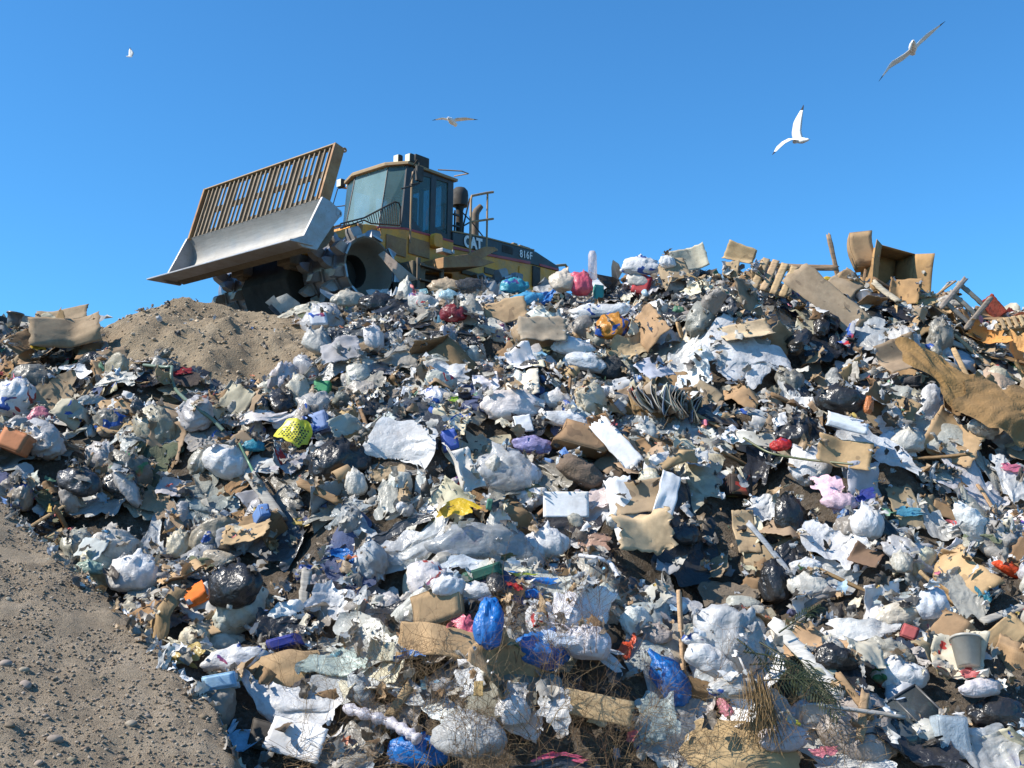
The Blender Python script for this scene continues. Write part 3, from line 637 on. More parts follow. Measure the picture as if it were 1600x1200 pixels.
    # --- drums
    for ax in (-0.80, -4.20):
        for s in (1, -1):
            mb = MB(); yo, yi = 1.67 * s, 0.65 * s
            mb.lathe([(0.50, yi), (0.50, yo)], (ax, 0, 0.65), 'y', 48, 0)
            mb.lathe([(0.50, yo), (0.475, yo + 0.004 * s), (0.46, yo - 0.01 * s), (0.40, yo - 0.20 * s), (0.36, yo - 0.30 * s), (0.27, yo - 0.38 * s)], (ax, 0, 0.65), 'y', 48, 3)
            mb.lathe([(0.27, yo - 0.38 * s), (0.26, yo - 0.62 * s), (0.0, yo - 0.64 * s)], (ax, 0, 0.65), 'y', 32, 1)
            mb.lathe([(0.50, yi), (0.2, yi), (0.0, yi)], (ax, 0, 0.65), 'y', 32, 1)
            cols = [0.10, 0.36, 0.64, 0.90]
            for ci, cf in enumerate(cols):
                for j in range(9):
                    q = 2 * math.pi * (j + 0.5 * (ci % 2) + (0.22 if ax < -2 else 0.1)) / 9; y = yi + (yo - yi) * cf
                    er = np.array([math.cos(q), 0, math.sin(q)]); et = np.array([-math.sin(q), 0, math.cos(q)]); ey = np.array([0, 1.0, 0])
                    base = np.array([ax, y, 0.65])
                    lean = 0.25 * (1 if ci % 2 else -1)
                    V = []
                    for (r, a, b) in ((0.49, 0.085, 0.095), (0.62, 0.07, 0.075), (0.67, 0.045, 0.055)):
                        for (sa, sb) in ((-1, -1), (1, -1), (1, 1), (-1, 1)):
                            V.append(base + er * r + et * sa * a + ey * (sb * b + lean * (r - 0.49) * sa))
                    F = [(0, 3, 2, 1), (8, 9, 10, 11)] + [(l * 4 + i, l * 4 + (i + 1) % 4, (l + 1) * 4 + (i + 1) % 4, (l + 1) * 4 + i) for l in (0, 1) for i in range(4)]
                    mb.add(V, F, 2)
                    # wear bar beside each tooth
                    V = [base + er * r + et * a + ey * (b + 0.13) for r in (0.495, 0.53) for (a, b) in ((-0.10, -0.02), (0.10, -0.02), (0.10, 0.02), (-0.10, 0.02))]
                    mb.add(V, [(0, 3, 2, 1), (4, 5, 6, 7), (0, 1, 5, 4), (1, 2, 6, 5), (2, 3, 7, 6), (3, 0, 4, 7)], 0)
            mb.build('spiked_drum', [M['drum'], M['dark'], M['plate'], M['dish']], R, smooth=True)
        mb = MB(); mb.lathe([(0.0, -0.7), (0.16, -0.7), (0.16, 0.7), (0.0, 0.7)], (ax, 0, 0.65), 'y', 16); mb.build('axle', M['dark'], R)
    # lettering
    def text(s, x, z, size, slant, off, name):
        cu = bpy.data.curves.new(name, 'FONT'); cu.body = s; cu.size = size; cu.extrude = 0.003; cu.offset = off; cu.space_character = 0.98 if len(s) == 3 else 1.12
        tmp = bpy.data.objects.new(name, cu); COL.objects.link(tmp)
        bpy.context.view_layer.update()
        me = bpy.data.meshes.new_from_object(tmp.evaluated_get(bpy.context.evaluated_depsgraph_get())); bpy.data.objects.remove(tmp)
        me.materials.clear(); me.materials.append(M['mwhite'])
        o = bpy.data.objects.new(name, me); COL.objects.link(o); o.parent = R
        # text runs backward along the machine (-X) when read from its left side, upright Z
        m = Matrix(((-1, 0, 0), (0, 0, 1), (0, 1, 0))).to_4x4()
        o.matrix_local = Matrix.Translation((x, 0.856, z)) @ Matrix.Rotation(math.radians(slant), 4, 'Y') @ m @ Matrix.Diagonal((0.85, 1.0, 1.0, 1.0))
    text("CAT", -3.76, 1.78, 0.29, 3.2, 0.014, 'maker_lettering')
    text("816F", -5.30, 1.90, 0.205, 3.2, 0.003, 'model_number')
    m = Matrix(((MF[0], ML[0], MU[0], MO[0]), (MF[1], ML[1], MU[1], MO[1]), (MF[2], ML[2], MU[2], MO[2]), (0, 0, 0, 1)))
    R.matrix_world = m
    return R
build_machine()

# ------------------------------------------------------------------ rubbish builders: all return local vertices (x along the picture, y away, z up) and faces
def rotz_view(ang):
    """roll in the vertical plane facing the viewer"""
    a = math.radians(ang); c, s = math.cos(a), math.sin(a)
    return np.array([[c, 0, -s], [0, 1, 0], [s, 0, c]])
def rand_rot(r, amt):
    q = unit(r.randn(3)); a = r.randn() * amt
    return np.array(Matrix.Rotation(a, 3, Vector(q)))
def g_bag(r, w, h, limp=0.5, neck=None, tight=False, sub=4):
    """knotted or limp bag: lumpy body, creases running to a pinched neck with flared ears"""
    V, F = ICO[sub]; V = V.copy()
    th = np.arccos(np.clip(V[:, 2], -1, 1)); ph = np.arctan2(V[:, 1], V[:, 0])
    A3 = V * np.array([1, 1, 0.20])
    lum = crumple(V, r, 0.55, 4) * (0.12 + 0.18 * limp)
    fine = crumple(V, r, 1.6, 5) * (0.045 + 0.06 * limp) + crumple(A3, r, 3.2, 5) * (0.10 + 0.05 * limp) + crumple(V, r, 4.5, 3) * 0.015
    k = r.randint(8, 15); fold = tri(ph * k / (2 * math.pi) + 0.5 * np.sin(th * 2 + r.rand() * 6) + 0.25 * np.sin(3 * ph + r.rand() * 6))
    fl = fold * 0.13 * np.clip(1.25 - th / 1.7, 0, 1)
    rad = 1 + lum + fine + fl
    if neck is not False:
        t = np.clip(th / 0.62, 0, 1); pin = 0.16 + 0.84 * t ** 0.8
        ear = np.clip(1 - th / 0.20, 0, 1)
        V2 = V * rad[:, None]; V2[:, :2] *= (pin * 1.0)[:, None] ** 0.9
        V2[:, 2] += 0.30 * np.clip(1 - th / 0.5, 0, 1) ** 1.2
        V2[:, :2] *= (1 + 1.8 * ear * (0.7 + 0.5 * fold))[:, None]
        V2[:, 0] += 0.25 * limp * np.clip(1 - th / 0.6, 0, 1) * r.randn()
    else: V2 = V * rad[:, None]
    dp = min(w, h) * (0.32 if not tight else 0.46)
    V2 = V2 * np.array([w / 2, dp, h / 2.25])
    V2[:, 2] = np.where(V2[:, 2] < -0.30 * h, -0.30 * h + (V2[:, 2] + 0.30 * h) * 0.5, V2[:, 2])
    return V2, F
def blobify(r, U, W, irr):
    """square parameters to a torn, uneven outline"""
    m = np.maximum(np.abs(U), np.abs(W)); a = np.arctan2(W, U)
    circ = m / np.maximum(1e-6, np.hypot(U, W))
    k = 0.55 + 0.45 * circ
    n = 1 + irr * (0.5 * np.sin(2 * a + r.rand() * 6) + 0.35 * np.sin(3 * a + r.rand() * 6) + 0.3 * np.sin(5 * a + r.rand() * 6) + 0.3 * np.sin(9 * a + r.rand() * 6) * m)
    return U * k * n, W * k * n
def g_film(r, w, h, amp=0.16, irr=0.35, n=30, streaks=0.5):
    """thin crumpled film or cloth, irregular outline, gathered folds along one direction"""
    nx = n; ny = max(10, int(n * min(2.2, max(0.5, h / w)))); ny = min(ny, 44)
    U, W = np.meshgrid(np.linspace(-1, 1, nx), np.linspace(-1, 1, ny), indexing='ij')
    U, W = blobify(r, U, W, irr); U = U.ravel(); W = W.ravel()
    s = (w + h) / 2
    P = np.stack([U * w / 2, np.zeros_like(U), W * h / 2], 1)
    Q = np.stack([U, W, U * W], 1)
    k = r.randint(4, 9); a = r.rand() * math.pi
    s1 = U * math.cos(a) + W * math.sin(a); t1 = U * math.sin(a) - W * math.cos(a); wob = 0.5 * np.sin(2 * t1 + r.rand() * 6) + 0.45 * np.sin(2.7 * s1 + r.rand() * 6) + 0.25 * np.sin(6.1 * s1 + 1.3 * t1 + r.rand() * 6)
    d = tri(s1 * k / 3.2 + wob + 0.8 * crumple(Q, r, 0.6, 3)) * (0.6 + 0.4 * np.sin(3.3 * s1 + r.rand() * 6)) + 0.4 * crumple(Q * np.array([1, 1, 0.3]), r, 2.4, 4)
    fan = np.clip(0.5 + 0.5 * (U * math.sin(a) - W * math.cos(a)), 0.15, 1)
    P[:, 1] += s * amp * (0.9 * crumple(Q, r, 0.5, 4) + 0.24 * crumple(Q, r, 1.7, 5) + streaks * 0.30 * d * fan)
    P[:, 0] += s * amp * 0.5 * crumple(Q, r, 1.0, 4); P[:, 2] += s * amp * 0.5 * crumple(Q, r, 1.0, 4)
    P[:, 1] += s * 0.25 * (Q[:, 0] ** 2 * r.randn() * 0.5 + Q[:, 1] ** 2 * r.randn() * 0.5)
    return P, gridfaces(nx, ny)
def g_card(r, w, h, folds=2, th=0.006, amp=0.02, torn=0.05, n=14):
    """stiff sheet: a few straight folds, slight warp, torn edge"""
    U, W = np.meshgrid(np.linspace(-1, 1, n), np.linspace(-1, 1, n), indexing='ij'); U = U.ravel(); W = W.ravel()
    Q = np.stack([U, W, U * W], 1)
    edge = np.clip((np.maximum(np.abs(U), np.abs(W)) - 0.8) * 5, 0, 1)
    P = np.stack([U * w / 2 * (1 + torn * edge * crumple(Q, r, 2.5, 3)), np.zeros_like(U), W * h / 2 * (1 + torn * edge * crumple(Q, r, 2.5, 3))], 1)
    s = (w + h) / 2
    for i in range(folds):
        a = r.choice([0, math.pi / 2]) + r.randn() * 0.25; o = r.uniform(-0.6, 0.6); d = U * math.cos(a) + W * math.sin(a) - o
        P[:, 1] += s * 0.5 * np.abs(d) * r.uniform(-0.65, 0.75)
    P[:, 1] += s * amp * (crumple(Q, r, 0.6, 4) * 1.6 + 0.5 * crumple(Q, r, 2.0, 4))
    return solid(P, n, n, th)
def g_box(r, w, h, d, open_front=True, flaps=True, squash=0.15, th=0.007):
    """cardboard carton: body and separate flaps (list of (V,F)); opening faces -y (viewer) or up"""
    def warp(P):
        P = P.copy(); P[:, 0] += squash * w * (P[:, 2] / h) * 0.6 * k1 + squash * w * 0.25 * np.sin(P[:, 2] / h * 3 + 1) * k2
        P[:, 1] += squash * d * (P[:, 2] / h) * k2; return P
    k1, k2 = r.randn() * 0.8, r.randn() * 0.8
    def panel(o, a, b):
        n = 7; U, W = np.meshgrid(np.linspace(0, 1, n), np.linspace(0, 1, n), indexing='ij')
        P = np.array(o) + U.reshape(-1, 1) * np.array(a) + W.reshape(-1, 1) * np.array(b)
        nn = unit(np.cross(a, b)); Q = np.stack([U.ravel(), W.ravel(), W.ravel() * 0], 1)
        bulge = 0.03 * (w + h) / 2 * crumple(Q, r, 0.8, 3) * (4 * U * (1 - U) * W * (1 - W) * 4).ravel().clip(0, 1)
        P = P + bulge[:, None] * nn; return solid(warp(P), n, n, th)
    x0, x1, y0, y1, z0, z1 = -w / 2, w / 2, -d / 2, d / 2, -h / 2, h / 2; e = th * 0.6
    body = [panel((x0 + e, y1, z0 + e), (w - 2 * e, 0, 0), (0, 0, h - 2 * e)), panel((x0, y0, z0 + e), (0, d, 0), (0, 0, h - 2 * e)), panel((x1, y0, z0 + e), (0, d, 0), (0, 0, h - 2 * e)),
            panel((x0, y0, z0), (w, 0, 0), (0, d, 0))]
    fl = []
    if open_front == 'front':
        body.append(panel((x0, y0, z1), (w, 0, 0), (0, d, 0)))
        fl = [panel((x0, y0 - e, z0), (0, 0, h), (-0.35 * w, -0.25 * w, 0)), panel((x1, y0 - e, z0), (0, 0, h), (0.30 * w, -0.35 * w, 0)), panel((x0 + e, y0 - e, z0), (w - 2 * e, 0, 0), (0, -0.25 * d, -0.4 * h))]
    elif open_front == 'up':
        body.append(panel((x0 + e, y0, z0 + e), (w - 2 * e, 0, 0), (0, 0, h - 2 * e)))
        fl = [panel((x0, y0, z1), (0, d, 0), (-0.3 * w, 0, 0.22 * w)), panel((x1, y0, z1), (0, d, 0), (0.3 * w, 0, 0.15 * w)), panel((x0, y1, z1), (w, 0, 0), (0, 0.3 * d, 0.3 * d))]
    else:
        body.append(panel((x0, y0, z1), (w, 0, 0), (0, d, 0))); body.append(panel((x0 + e, y0, z0 + e), (w - 2 * e, 0, 0), (0, 0, h - 2 * e)))
    return body, fl
def join(parts):
    V = []; F = []; b = 0
    for v, f in parts: V.append(v); F.append(f + b); b += len(v)
    return np.concatenate(V), np.concatenate(F)
def g_plank(r, L, wd, th, split=True):
    n = 12; m = 4
    U, W = np.meshgrid(np.linspace(-1, 1, n), np.linspace(-1, 1, m), indexing='ij'); U = U.ravel(); W = W.ravel()
    P = np.stack([U * L / 2, 0 * U, W * wd / 2], 1); P[:, 1] += 0.01 * L * U ** 2 * r.randn() * 2
    e = np.abs(U) > 0.98; P[:, 0] += np.where(e, np.sign(U) * r.rand(len(U)) * wd * 0.7 * (1 if split else 0.1), 0)
    P[:, 2] += 0.04 * wd * r.randn(len(U)); return solid(P, n, m, th)
def g_lathe(prof, k=20, axis='z'):
    b = MB(); b.lathe(prof, (0, 0, 0), axis, k); return np.array(b.v), np.array([f for f in b.f])
def g_tube(path, rad, k=7):
    b = MB(); b.tube(path, rad, 0, k, False); return np.array(b.v), np.array(b.f)

HERO = []        # (object, px, py, phrase)
PLACED = []      # fill items waiting for a label
MASK = []        # picture ellipses of the heroes: (px, py, rx, ry)
def raise_buffer(V):
    i = np.clip(((V[:, 0] - GX0) / CS + 0.5).astype(int), 0, NX - 1); j = np.clip(((V[:, 1] - GY0) / CS + 0.5).astype(int), 0, NY - 1)
    ok = V[:, 2] < H0[i, j] + 0.75
    np.maximum.at(H, (i[ok], j[ok]), V[ok, 2])
def drape(V, k=0.6, off=0.02):
    """let a soft sheet settle on what lies below it"""
    b = 0
    for ax_, ay_ in ((0, 0), (.1, 0), (-.1, 0), (0, .1), (0, -.1), (.08, .08), (-.08, .08), (.08, -.08), (-.08, -.08)): b = b + Hs(V[:, 0] + ax_, V[:, 1] + ay_) / 9
    b = np.minimum(b, Hs(V[:, 0], V[:, 1], H0) + 0.38); z = V[:, 2]
    z2 = np.where(z > b, z * (1 - k) + (b + off) * k, b + off + 0.15 * (z - b).clip(-0.2, 0))
    V[:, 2] = np.where(z > b + 0.7, z, z2)
    b0 = Hs(V[:, 0], V[:, 1], H0); q = V[:, 2] - b0; V[:, 2] = b0 + np.where(q > 0, 0.40 * np.tanh(q / 0.40), q); return V
def emit(name, V, F, mat, color, pos, smooth=True, parent=None, buf=True):
    """V in world space; origin at pos"""
    me = mesh_np(name, V - pos, F, M[mat], smooth)
    o = link(name, me, parent, pos if parent is None else None); o.color = (*color, 1)
    if buf: raise_buffer(V)
    return o
def frame_rot(lean=0.0, yaw=0.0):
    """turns a viewer-facing sheet (x, z plane, y depth) back so that it lies on the slope"""
    c, s = math.cos(lean), math.sin(lean); Rl = np.array([[1, 0, 0], [0, c, s], [0, -s, c]])   # z axis tips away from viewer
    c, s = math.cos(yaw), math.sin(yaw); Rz = np.array([[c, -s, 0], [s, c, 0], [0, 0, 1]])
    return Rz @ Rl
WHITE = (0.80, 0.80, 0.80); OFFW = (0.66, 0.64, 0.58); GREYW = (0.52, 0.54, 0.55); CREAM = (0.66, 0.60, 0.46); BLK = (0.018, 0.018, 0.019); TAN = (0.46, 0.31, 0.17); BRN = (0.27, 0.17, 0.09)
DTAN = (0.34, 0.25, 0.16); BLUE = (0.010, 0.19, 0.60); TEAL = (0.03, 0.30, 0.42); CYAN = (0.10, 0.42, 0.68); LBLUE = (0.38, 0.60, 0.80); RED = (0.62, 0.03, 0.03); PINK = (0.85, 0.16, 0.26); LPINK = (0.74, 0.50, 0.58)
YEL = (0.78, 0.52, 0.03); ORG = (0.72, 0.17, 0.03); OCH = (0.40, 0.21, 0.07); GRN = (0.05, 0.30, 0.14); LIME = (0.55, 0.62, 0.08); DGRY = (0.055, 0.058, 0.062); MAR = (0.22, 0.025, 0.035); GWOOD = (0.42, 0.39, 0.34); VIO = (0.05, 0.07, 0.36)

KIND = {  # kind: (object name, category, material)
    'bag': ('plastic_bag', 'plastic bag', 'bag'), 'sack': ('trash_bag', 'trash bag', 'black'), 'film': ('plastic_film', 'plastic film', 'film'), 'clear': ('plastic_film', 'plastic film', 'clear'),
    'cbag': ('plastic_bag', 'plastic bag', 'clear'), 'bfilm': ('black_plastic_sheet', 'black plastic', 'black'), 'card': ('cardboard_sheet', 'cardboard', 'card'), 'box': ('cardboard_box', 'cardboard box', 'card'),
    'paper': ('paper_sheet', 'paper', 'paper'), 'board': ('board', 'board', 'paper'), 'rag': ('rag', 'cloth', 'cloth'), 'plank': ('wooden_plank', 'wooden plank', 'wood'), 'psack': ('paper_sack', 'paper sack', 'card'),
    'carton': ('carton', 'carton', 'paper'), 'foam': ('foam_padding', 'foam padding', 'cloth'), 'tub': ('plastic_tub', 'plastic tub', 'hard'), 'roll': ('cardboard_roll', 'cardboard roll', 'card'), 'bottle': ('plastic_bottle', 'plastic bottle', 'hard'),
}
SLOPE_LEAN = 0.62
def hero(kind, px, py, w, h, ang, color, label, phrase=None, name=None, cat=None, **k):
    nm, ct, mt = KIND[kind]; nm = name or nm; ct = cat or ct; mt = k.get('mat', mt)
    r = np.random.RandomState(int(px * 7 + py * 13 + w) % 100000)
    if 'at' in k:      # behind the crest line: stands on it at depth y
        rr = ray(px, py); p = CAM + rr / rr[1] * k['at']
    else: p = hit(px, py)
    sc = p[1] / FPX * 1.0; W = w * sc * 1.04; Hh = h * sc * 1.04
    lean = k.get('lean', 0.45); yaw = k.get('yaw', r.uniform(-0.25, 0.25)); parts = None; sm = True; lift = 0.0
    if kind in ('bag', 'cbag', 'sack'):
        V, F = g_bag(r, W, Hh, k.get('limp', 0.6), neck=k.get('neck', True), tight=k.get('tight', False)); lean *= 0.4; lift = min(W, Hh) * 0.10
    elif kind in ('film', 'clear', 'bfilm', 'rag', 'foam', 'psack'):
        a = {'film': 0.15, 'clear': 0.17, 'bfilm': 0.14, 'rag': 0.13, 'foam': 0.12, 'psack': 0.07}[kind] * k.get('amp', 1)
        V, F = g_film(r, W * 1.06, Hh / max(0.45, math.cos(lean)), a, k.get('irr', 0.28), k.get('n', 40), k.get('streaks', 0.6)); lift = 0.05
    elif kind in ('card', 'paper', 'board'):
        V, F = g_card(r, W, Hh / max(0.5, math.cos(lean)), k.get('folds', 1), k.get('th', {'card': 0.0045, 'paper': 0.003, 'board': 0.012}[kind]), k.get('amp', 0.025), k.get('torn', 0.06)); lift = 0.06; sm = False
    elif kind in ('box', 'carton'):
        d = k.get('d', 0.6) * W; b, parts = g_box(r, W, Hh, d, k.get('open', False), squash=k.get('squash', 0.12)); V, F = join(b); sm = False; lean *= 0.5
    elif kind == 'plank':
        V, F = g_plank(r, W, Hh, k.get('th', 0.025)); sm = False; lean = k.get('lean', 0.5); lift = 0.05
    elif kind == 'tub':
        q = W / 2; V, F = g_lathe([(0, -Hh / 2), (q * 0.72, -Hh / 2), (q, Hh / 2), (q * 1.06, Hh / 2), (q * 1.06, Hh / 2 - 0.02), (q * 0.94, Hh / 2 - 0.01), (q * 0.68, -Hh / 2 + 0.015), (0, -Hh / 2 + 0.015)])
    elif kind == 'roll':
        q = Hh / 2; V, F = g_lathe([(q * 0.8, -W / 2), (q, -W / 2), (q, W / 2), (q * 0.8, W / 2), (q * 0.8, -W / 2)], axis='x')
    elif kind == 'bottle':
        q = W / 2; V, F = g_lathe([(0, -Hh / 2), (q, -Hh / 2), (q, Hh * 0.2), (q * 0.9, Hh * 0.28), (q * 0.35, Hh * 0.42), (q * 0.35, Hh * 0.5), (0, Hh * 0.5)])
    R = frame_rot(lean, yaw) @ rotz_view(ang)
    if 'rot' in k: R = k['rot']
    n = np.array([0, -math.cos(lean), math.sin(lean) * 0.6]); pos = p + n * lift
    Vw = V @ R.T + pos
    if 'at' not in k:
        dd = np.percentile(Hs(Vw[:, 0], Vw[:, 1]) - Vw[:, 2], {'card': 85, 'board': 85, 'paper': 85, 'plank': 85, 'box': 55, 'carton': 60, 'psack': 70, 'tub': 45}.get(kind, 58))
        dd = float(np.clip(dd, 0, 0.28)) + k.get('out', 0); pos = pos + n * dd * 0.85; Vw = Vw + n * dd * 0.85
    if kind in ('film', 'clear', 'bfilm', 'rag') and 'at' not in k and k.get('drape', 1): Vw = drape(Vw, k.get('dk', 0.35), 0.03)
    base = np.array([pos[0], pos[1], Vw[:, 2].min()])
    o = emit(nm, Vw, F, mt, color, base, sm, buf=bool(p[1] < crest_y(p[0]) - 0.35))
    tag(o, label, ct)
    if parts:
        fc = k.get('flapcol', color)
        for fv, ff in parts:
            f = emit('flap', fv @ R.T + pos, ff, mt, fc, base, False, parent=o); f.parent = o
    HERO.append((o, px, py, phrase)); MASK.append((px, py, w * 0.5, h * 0.5, ang))
    return o, pos, R

# ------------------------------------------------------------------ loose filling of the hill: every piece its own object
HEROES = []
def A(*a, **k): HEROES.append((a, k))
A('card', 107, 520, 100, 52, 10, DTAN, "curved grey-brown cardboard sheet lying open just under the left skyline", 'the curved cardboard', folds=2, lean=0.2)
A('card', 100, 497, 85, 22, 5, DTAN, "flattened cardboard carton on the far left skyline beside the black tub", folds=1)
A('film', 60, 524, 26, 18, 0, YEL, "small yellow bag left of the curved grey-brown cardboard")
A('film', 135, 558, 60, 30, 0, WHITE, "torn white plastic below the curved grey-brown cardboard")
A('film', 190, 562, 55, 42, 0, OFFW, "off-white crumpled plastic at the foot of the dirt mound's left end", amp=1.3)
A('bag', 25, 628, 62, 72, 0, WHITE, "large smooth white bag hanging at the left edge of the picture", 'the big white bag at the left edge', limp=0.3, tight=True)
A('carton', 25, 691, 42, 30, -20, (0.55, 0.22, 0.10), "orange printed food carton below the large white bag at left edge")
A('psack', 88, 625, 62, 52, 20, DTAN, "muddy brown paper sack right of the large white bag at left edge")
A('rag', 288, 586, 55, 36, -10, (0.06, 0.05, 0.05), "black cloth below the dirt mound under the dark red rag")
A('rag', 284, 573, 34, 16, 10, MAR, "dark red rag on top of the black cloth below the dirt mound", 'the dark red rag below the mound')
A('card', 270, 648, 48, 62, 25, DTAN, "crumpled grey-brown cardboard standing left of the green hose", folds=2)
A('film', 437, 662, 60, 48, -20, WHITE, "white plastic hanging between the pinkish roll and the yellow dotted bag")
A('carton', 497, 662, 30, 30, 20, (0.25, 0.35, 0.60), "small blue and white printed packet above the yellow dotted bag")
A('carton', 503, 607, 24, 20, 0, GRN, "small green carton on the slope below the cream sheet")
A('bag', 398, 698, 34, 22, 0, TEAL, "dull blue bag half buried above the plump white bag")
A('bag', 357, 727, 74, 58, -25, WHITE, "plump white bag resting on the top end of a long plank", 'the plump white bag on the plank', limp=0.3, tight=True)
A('plank', 415, 778, 92, 16, -52, GWOOD, "long grey plank running down from the plump white bag")
A('sack', 532, 722, 88, 66, 15, BLK, "glossy black bag left of the big white sheet", 'the black bag left of the white sheet', limp=1.0)
A('film', 715, 745, 56, 38, -20, YEL, "bright yellow cloth sticking out right of the big white sheet", 'the yellow cloth', amp=0.5)
A('cbag', 786, 742, 88, 80, 0, (0.70, 0.71, 0.72), "large cloudy see-through bag with dark contents in mid slope", 'the cloudy see-through bag')
A('roll', 535, 742, 26, 22, 30, TAN, "short brown cardboard roll under the glossy black bag")
A('bag', 557, 760, 32, 48, 0, OFFW, "small off-white bag below the big white sheet")
A('bag', 280, 853, 38, 50, 0, CREAM, "cream knotted bag above the shiny round black bag", 'the cream knotted bag')
A('bag', 213, 899, 76, 68, 0, WHITE, "large white bag with red marks beside the dirt slope", 'the white bag with red marks', limp=0.35, tight=True)
A('sack', 370, 920, 84, 80, 10, BLK, "round shiny black bag in the left lower heap", 'the round black bag', limp=0.5)
A('card', 305, 926, 32, 36, 30, ORG, "folded orange card between the white bag with red marks and the round black bag", folds=2)
A('bag', 140, 889, 44, 24, 0, (0.30, 0.42, 0.36), "greenish grey bag at the upper edge of the dirt slope")
A('plank', 478, 942, 88, 14, 84, GWOOD, "upright weathered plank right of the round black bag", 'the upright plank')
A('film', 520, 955, 56, 96, 0, WHITE, "tall white plastic hanging right of the upright plank", streaks=1.0)
A('bfilm', 440, 965, 60, 50, 20, BLK, "torn black plastic left of the upright plank")
A('bag', 366, 1032, 96, 42, 10, WHITE, "wide white bag below the round black bag", 'the wide white bag', limp=0.8)
A('bag', 306, 1000, 44, 46, 0, CREAM, "beige bag at the toe of the dirt slope")
A('carton', 452, 1006, 44, 13, 15, VIO, "flat violet-blue carton above the big tan paper sack")
A('psack', 446, 1056, 124, 60, 12, TAN, "big flat tan paper sack with stamped letters in the lower left heap", 'the big tan paper sack', amp=0.7, irr=0.12)
A('card', 413, 1064, 34, 30, -30, BRN, "brown box corner poking from the tan paper sack in the lower left heap")
A('carton', 346, 1066, 46, 20, 10, LBLUE, "pale blue foam tray at the toe of the dirt slope", 'the pale blue tray')
A('film', 450, 1106, 172, 66, -12, WHITE, "large white plastic sheet stretched under the big tan paper sack", 'the long white sheet lower left', streaks=1.0, n=44)
A('film', 525, 1042, 88, 66, -10, (0.58, 0.68, 0.62), "white sack with faint green print right of the big tan paper sack", 'the green-printed sack')
A('carton', 421, 1150, 42, 38, -15, (0.06, 0.055, 0.05), "dark picture box below the long white sheet in the lower left")
A('board', 468, 1160, 84, 44, -14, WHITE, "white box lid lying right of the dark picture box")
A('film', 345, 1172, 112, 48, -20, (0.30, 0.58, 0.82), "light blue printed bag in the bottom left of the heap", 'the light blue printed bag', amp=0.7)
A('bag', 655, 1176, 80, 50, 0, BLUE, "bright blue bag at the very bottom of the heap", 'the bottom blue bag', limp=1.0)
A('bag', 738, 1156, 100, 74, 0, GREYW, "big silvery grey bag right of the bottom blue bag", 'the silvery grey bag', limp=1.0)
A('film', 873, 1168, 60, 18, 0, PINK, "flat pink and red bag near the bottom edge", 'the flat pink bag')
A('bfilm', 868, 1186, 100, 26, 8, DGRY, "dark grey plastic under the flat pink bag")
A('box', 684, 950, 72, 50, 20, TAN, "brown carton with dark stamped letters left of the pink bag", 'the brown lettered carton', d=0.5)
A('bag', 700, 918, 56, 34, 0, WHITE, "white bag on top of the brown lettered carton")
A('card', 682, 1008, 120, 44, -6, TAN, "wide kraft cardboard under the brown lettered carton", folds=2)
A('film', 648, 975, 24, 50, 30, BLUE, "narrow blue strip left of the brown lettered carton")
A('film', 628, 994, 36, 12, 12, BLUE, "thin blue strip lying under the brown lettered carton's left end")
A('film', 730, 988, 30, 62, 15, PINK, "twisted magenta pink bag between the lettered carton and the tall blue bag", 'the magenta bag', amp=1.2)
A('bag', 762, 978, 44, 88, 0, BLUE, "tall bright blue bag right of the magenta bag", 'the tall blue bag', limp=0.9, neck=False)
A('film', 700, 880, 108, 54, 0, (0.66, 0.72, 0.78), "pale bluish plastic below the big grey film", amp=1.2)
A('clear', 640, 848, 140, 62, 5, (0.74, 0.75, 0.76), "big whitish film left of the huge translucent grey bag", 'the big whitish film', streaks=1.0)
A('bfilm', 632, 812, 80, 20, 5, DGRY, "dark plastic along the top of the big whitish film")
A('film', 537, 860, 32, 28, 0, BLUE, "small blue bag left of the big whitish film", 'the small blue bag')
A('bag', 748, 926, 66, 32, 0, WHITE, "white bag crumpled above the tall blue bag")
A('box', 757, 898, 58, 14, 18, (0.03, 0.15, 0.11), "flat dark green box above the tall blue bag", 'the green box', d=0.5, mat='paper')
A('film', 830, 900, 62, 16, 8, BLUE, "blue plastic strip right of the green box")
A('bag', 833, 930, 28, 16, 0, BLUE, "little blue scrap bag above the blue bag with white lining")
A('film', 803, 916, 22, 16, -20, RED, "red scrap beside the green box")
A('film', 812, 893, 44, 8, 35, LIME, "yellow-green strip leaning on the green box")
A('bag', 847, 1018, 74, 66, -20, BLUE, "crumpled blue bag with white lining right of the tall blue bag", 'the crumpled blue bag', limp=1.0)
A('film', 872, 1000, 44, 22, -10, (0.7, 0.78, 0.9), "white lining on the crumpled blue bag", drape=0)
A('bag', 916, 1008, 72, 56, -5, (0.76, 0.74, 0.78), "square padded white bag right of the crumpled blue bag", 'the square white bag', limp=0.2, neck=False, tight=True)
A('film', 975, 1018, 20, 38, -20, (0.80, 0.10, 0.03), "orange-red cloth right of the square white bag", 'the orange-red cloth')
A('bag', 1050, 1068, 50, 92, 35, BLUE, "long blue bag lying diagonally in the weeds", 'the diagonal blue bag', limp=0.9)
A('bag', 852, 852, 62, 56, 0, WHITE, "white bag under the torn black bag, right of the huge grey bag", limp=0.6)
A('bfilm', 885, 824, 90, 50, 0, (0.022, 0.018, 0.016), "torn black bag draped right of the huge grey bag", 'the torn black bag', amp=1.3)
A('film', 928, 838, 48, 28, 20, (0.60, 0.36, 0.26), "see-through orange-brown plastic right of the torn black bag")
A('board', 884, 790, 68, 38, 0, WHITE, "flat white foam board with square corners in mid slope", 'the white foam board', folds=0, lean=0.25, amp=0.005, torn=0.0)
A('film', 930, 790, 60, 66, 0, (0.74, 0.62, 0.60), "pinkish see-through plastic right of the white foam board")
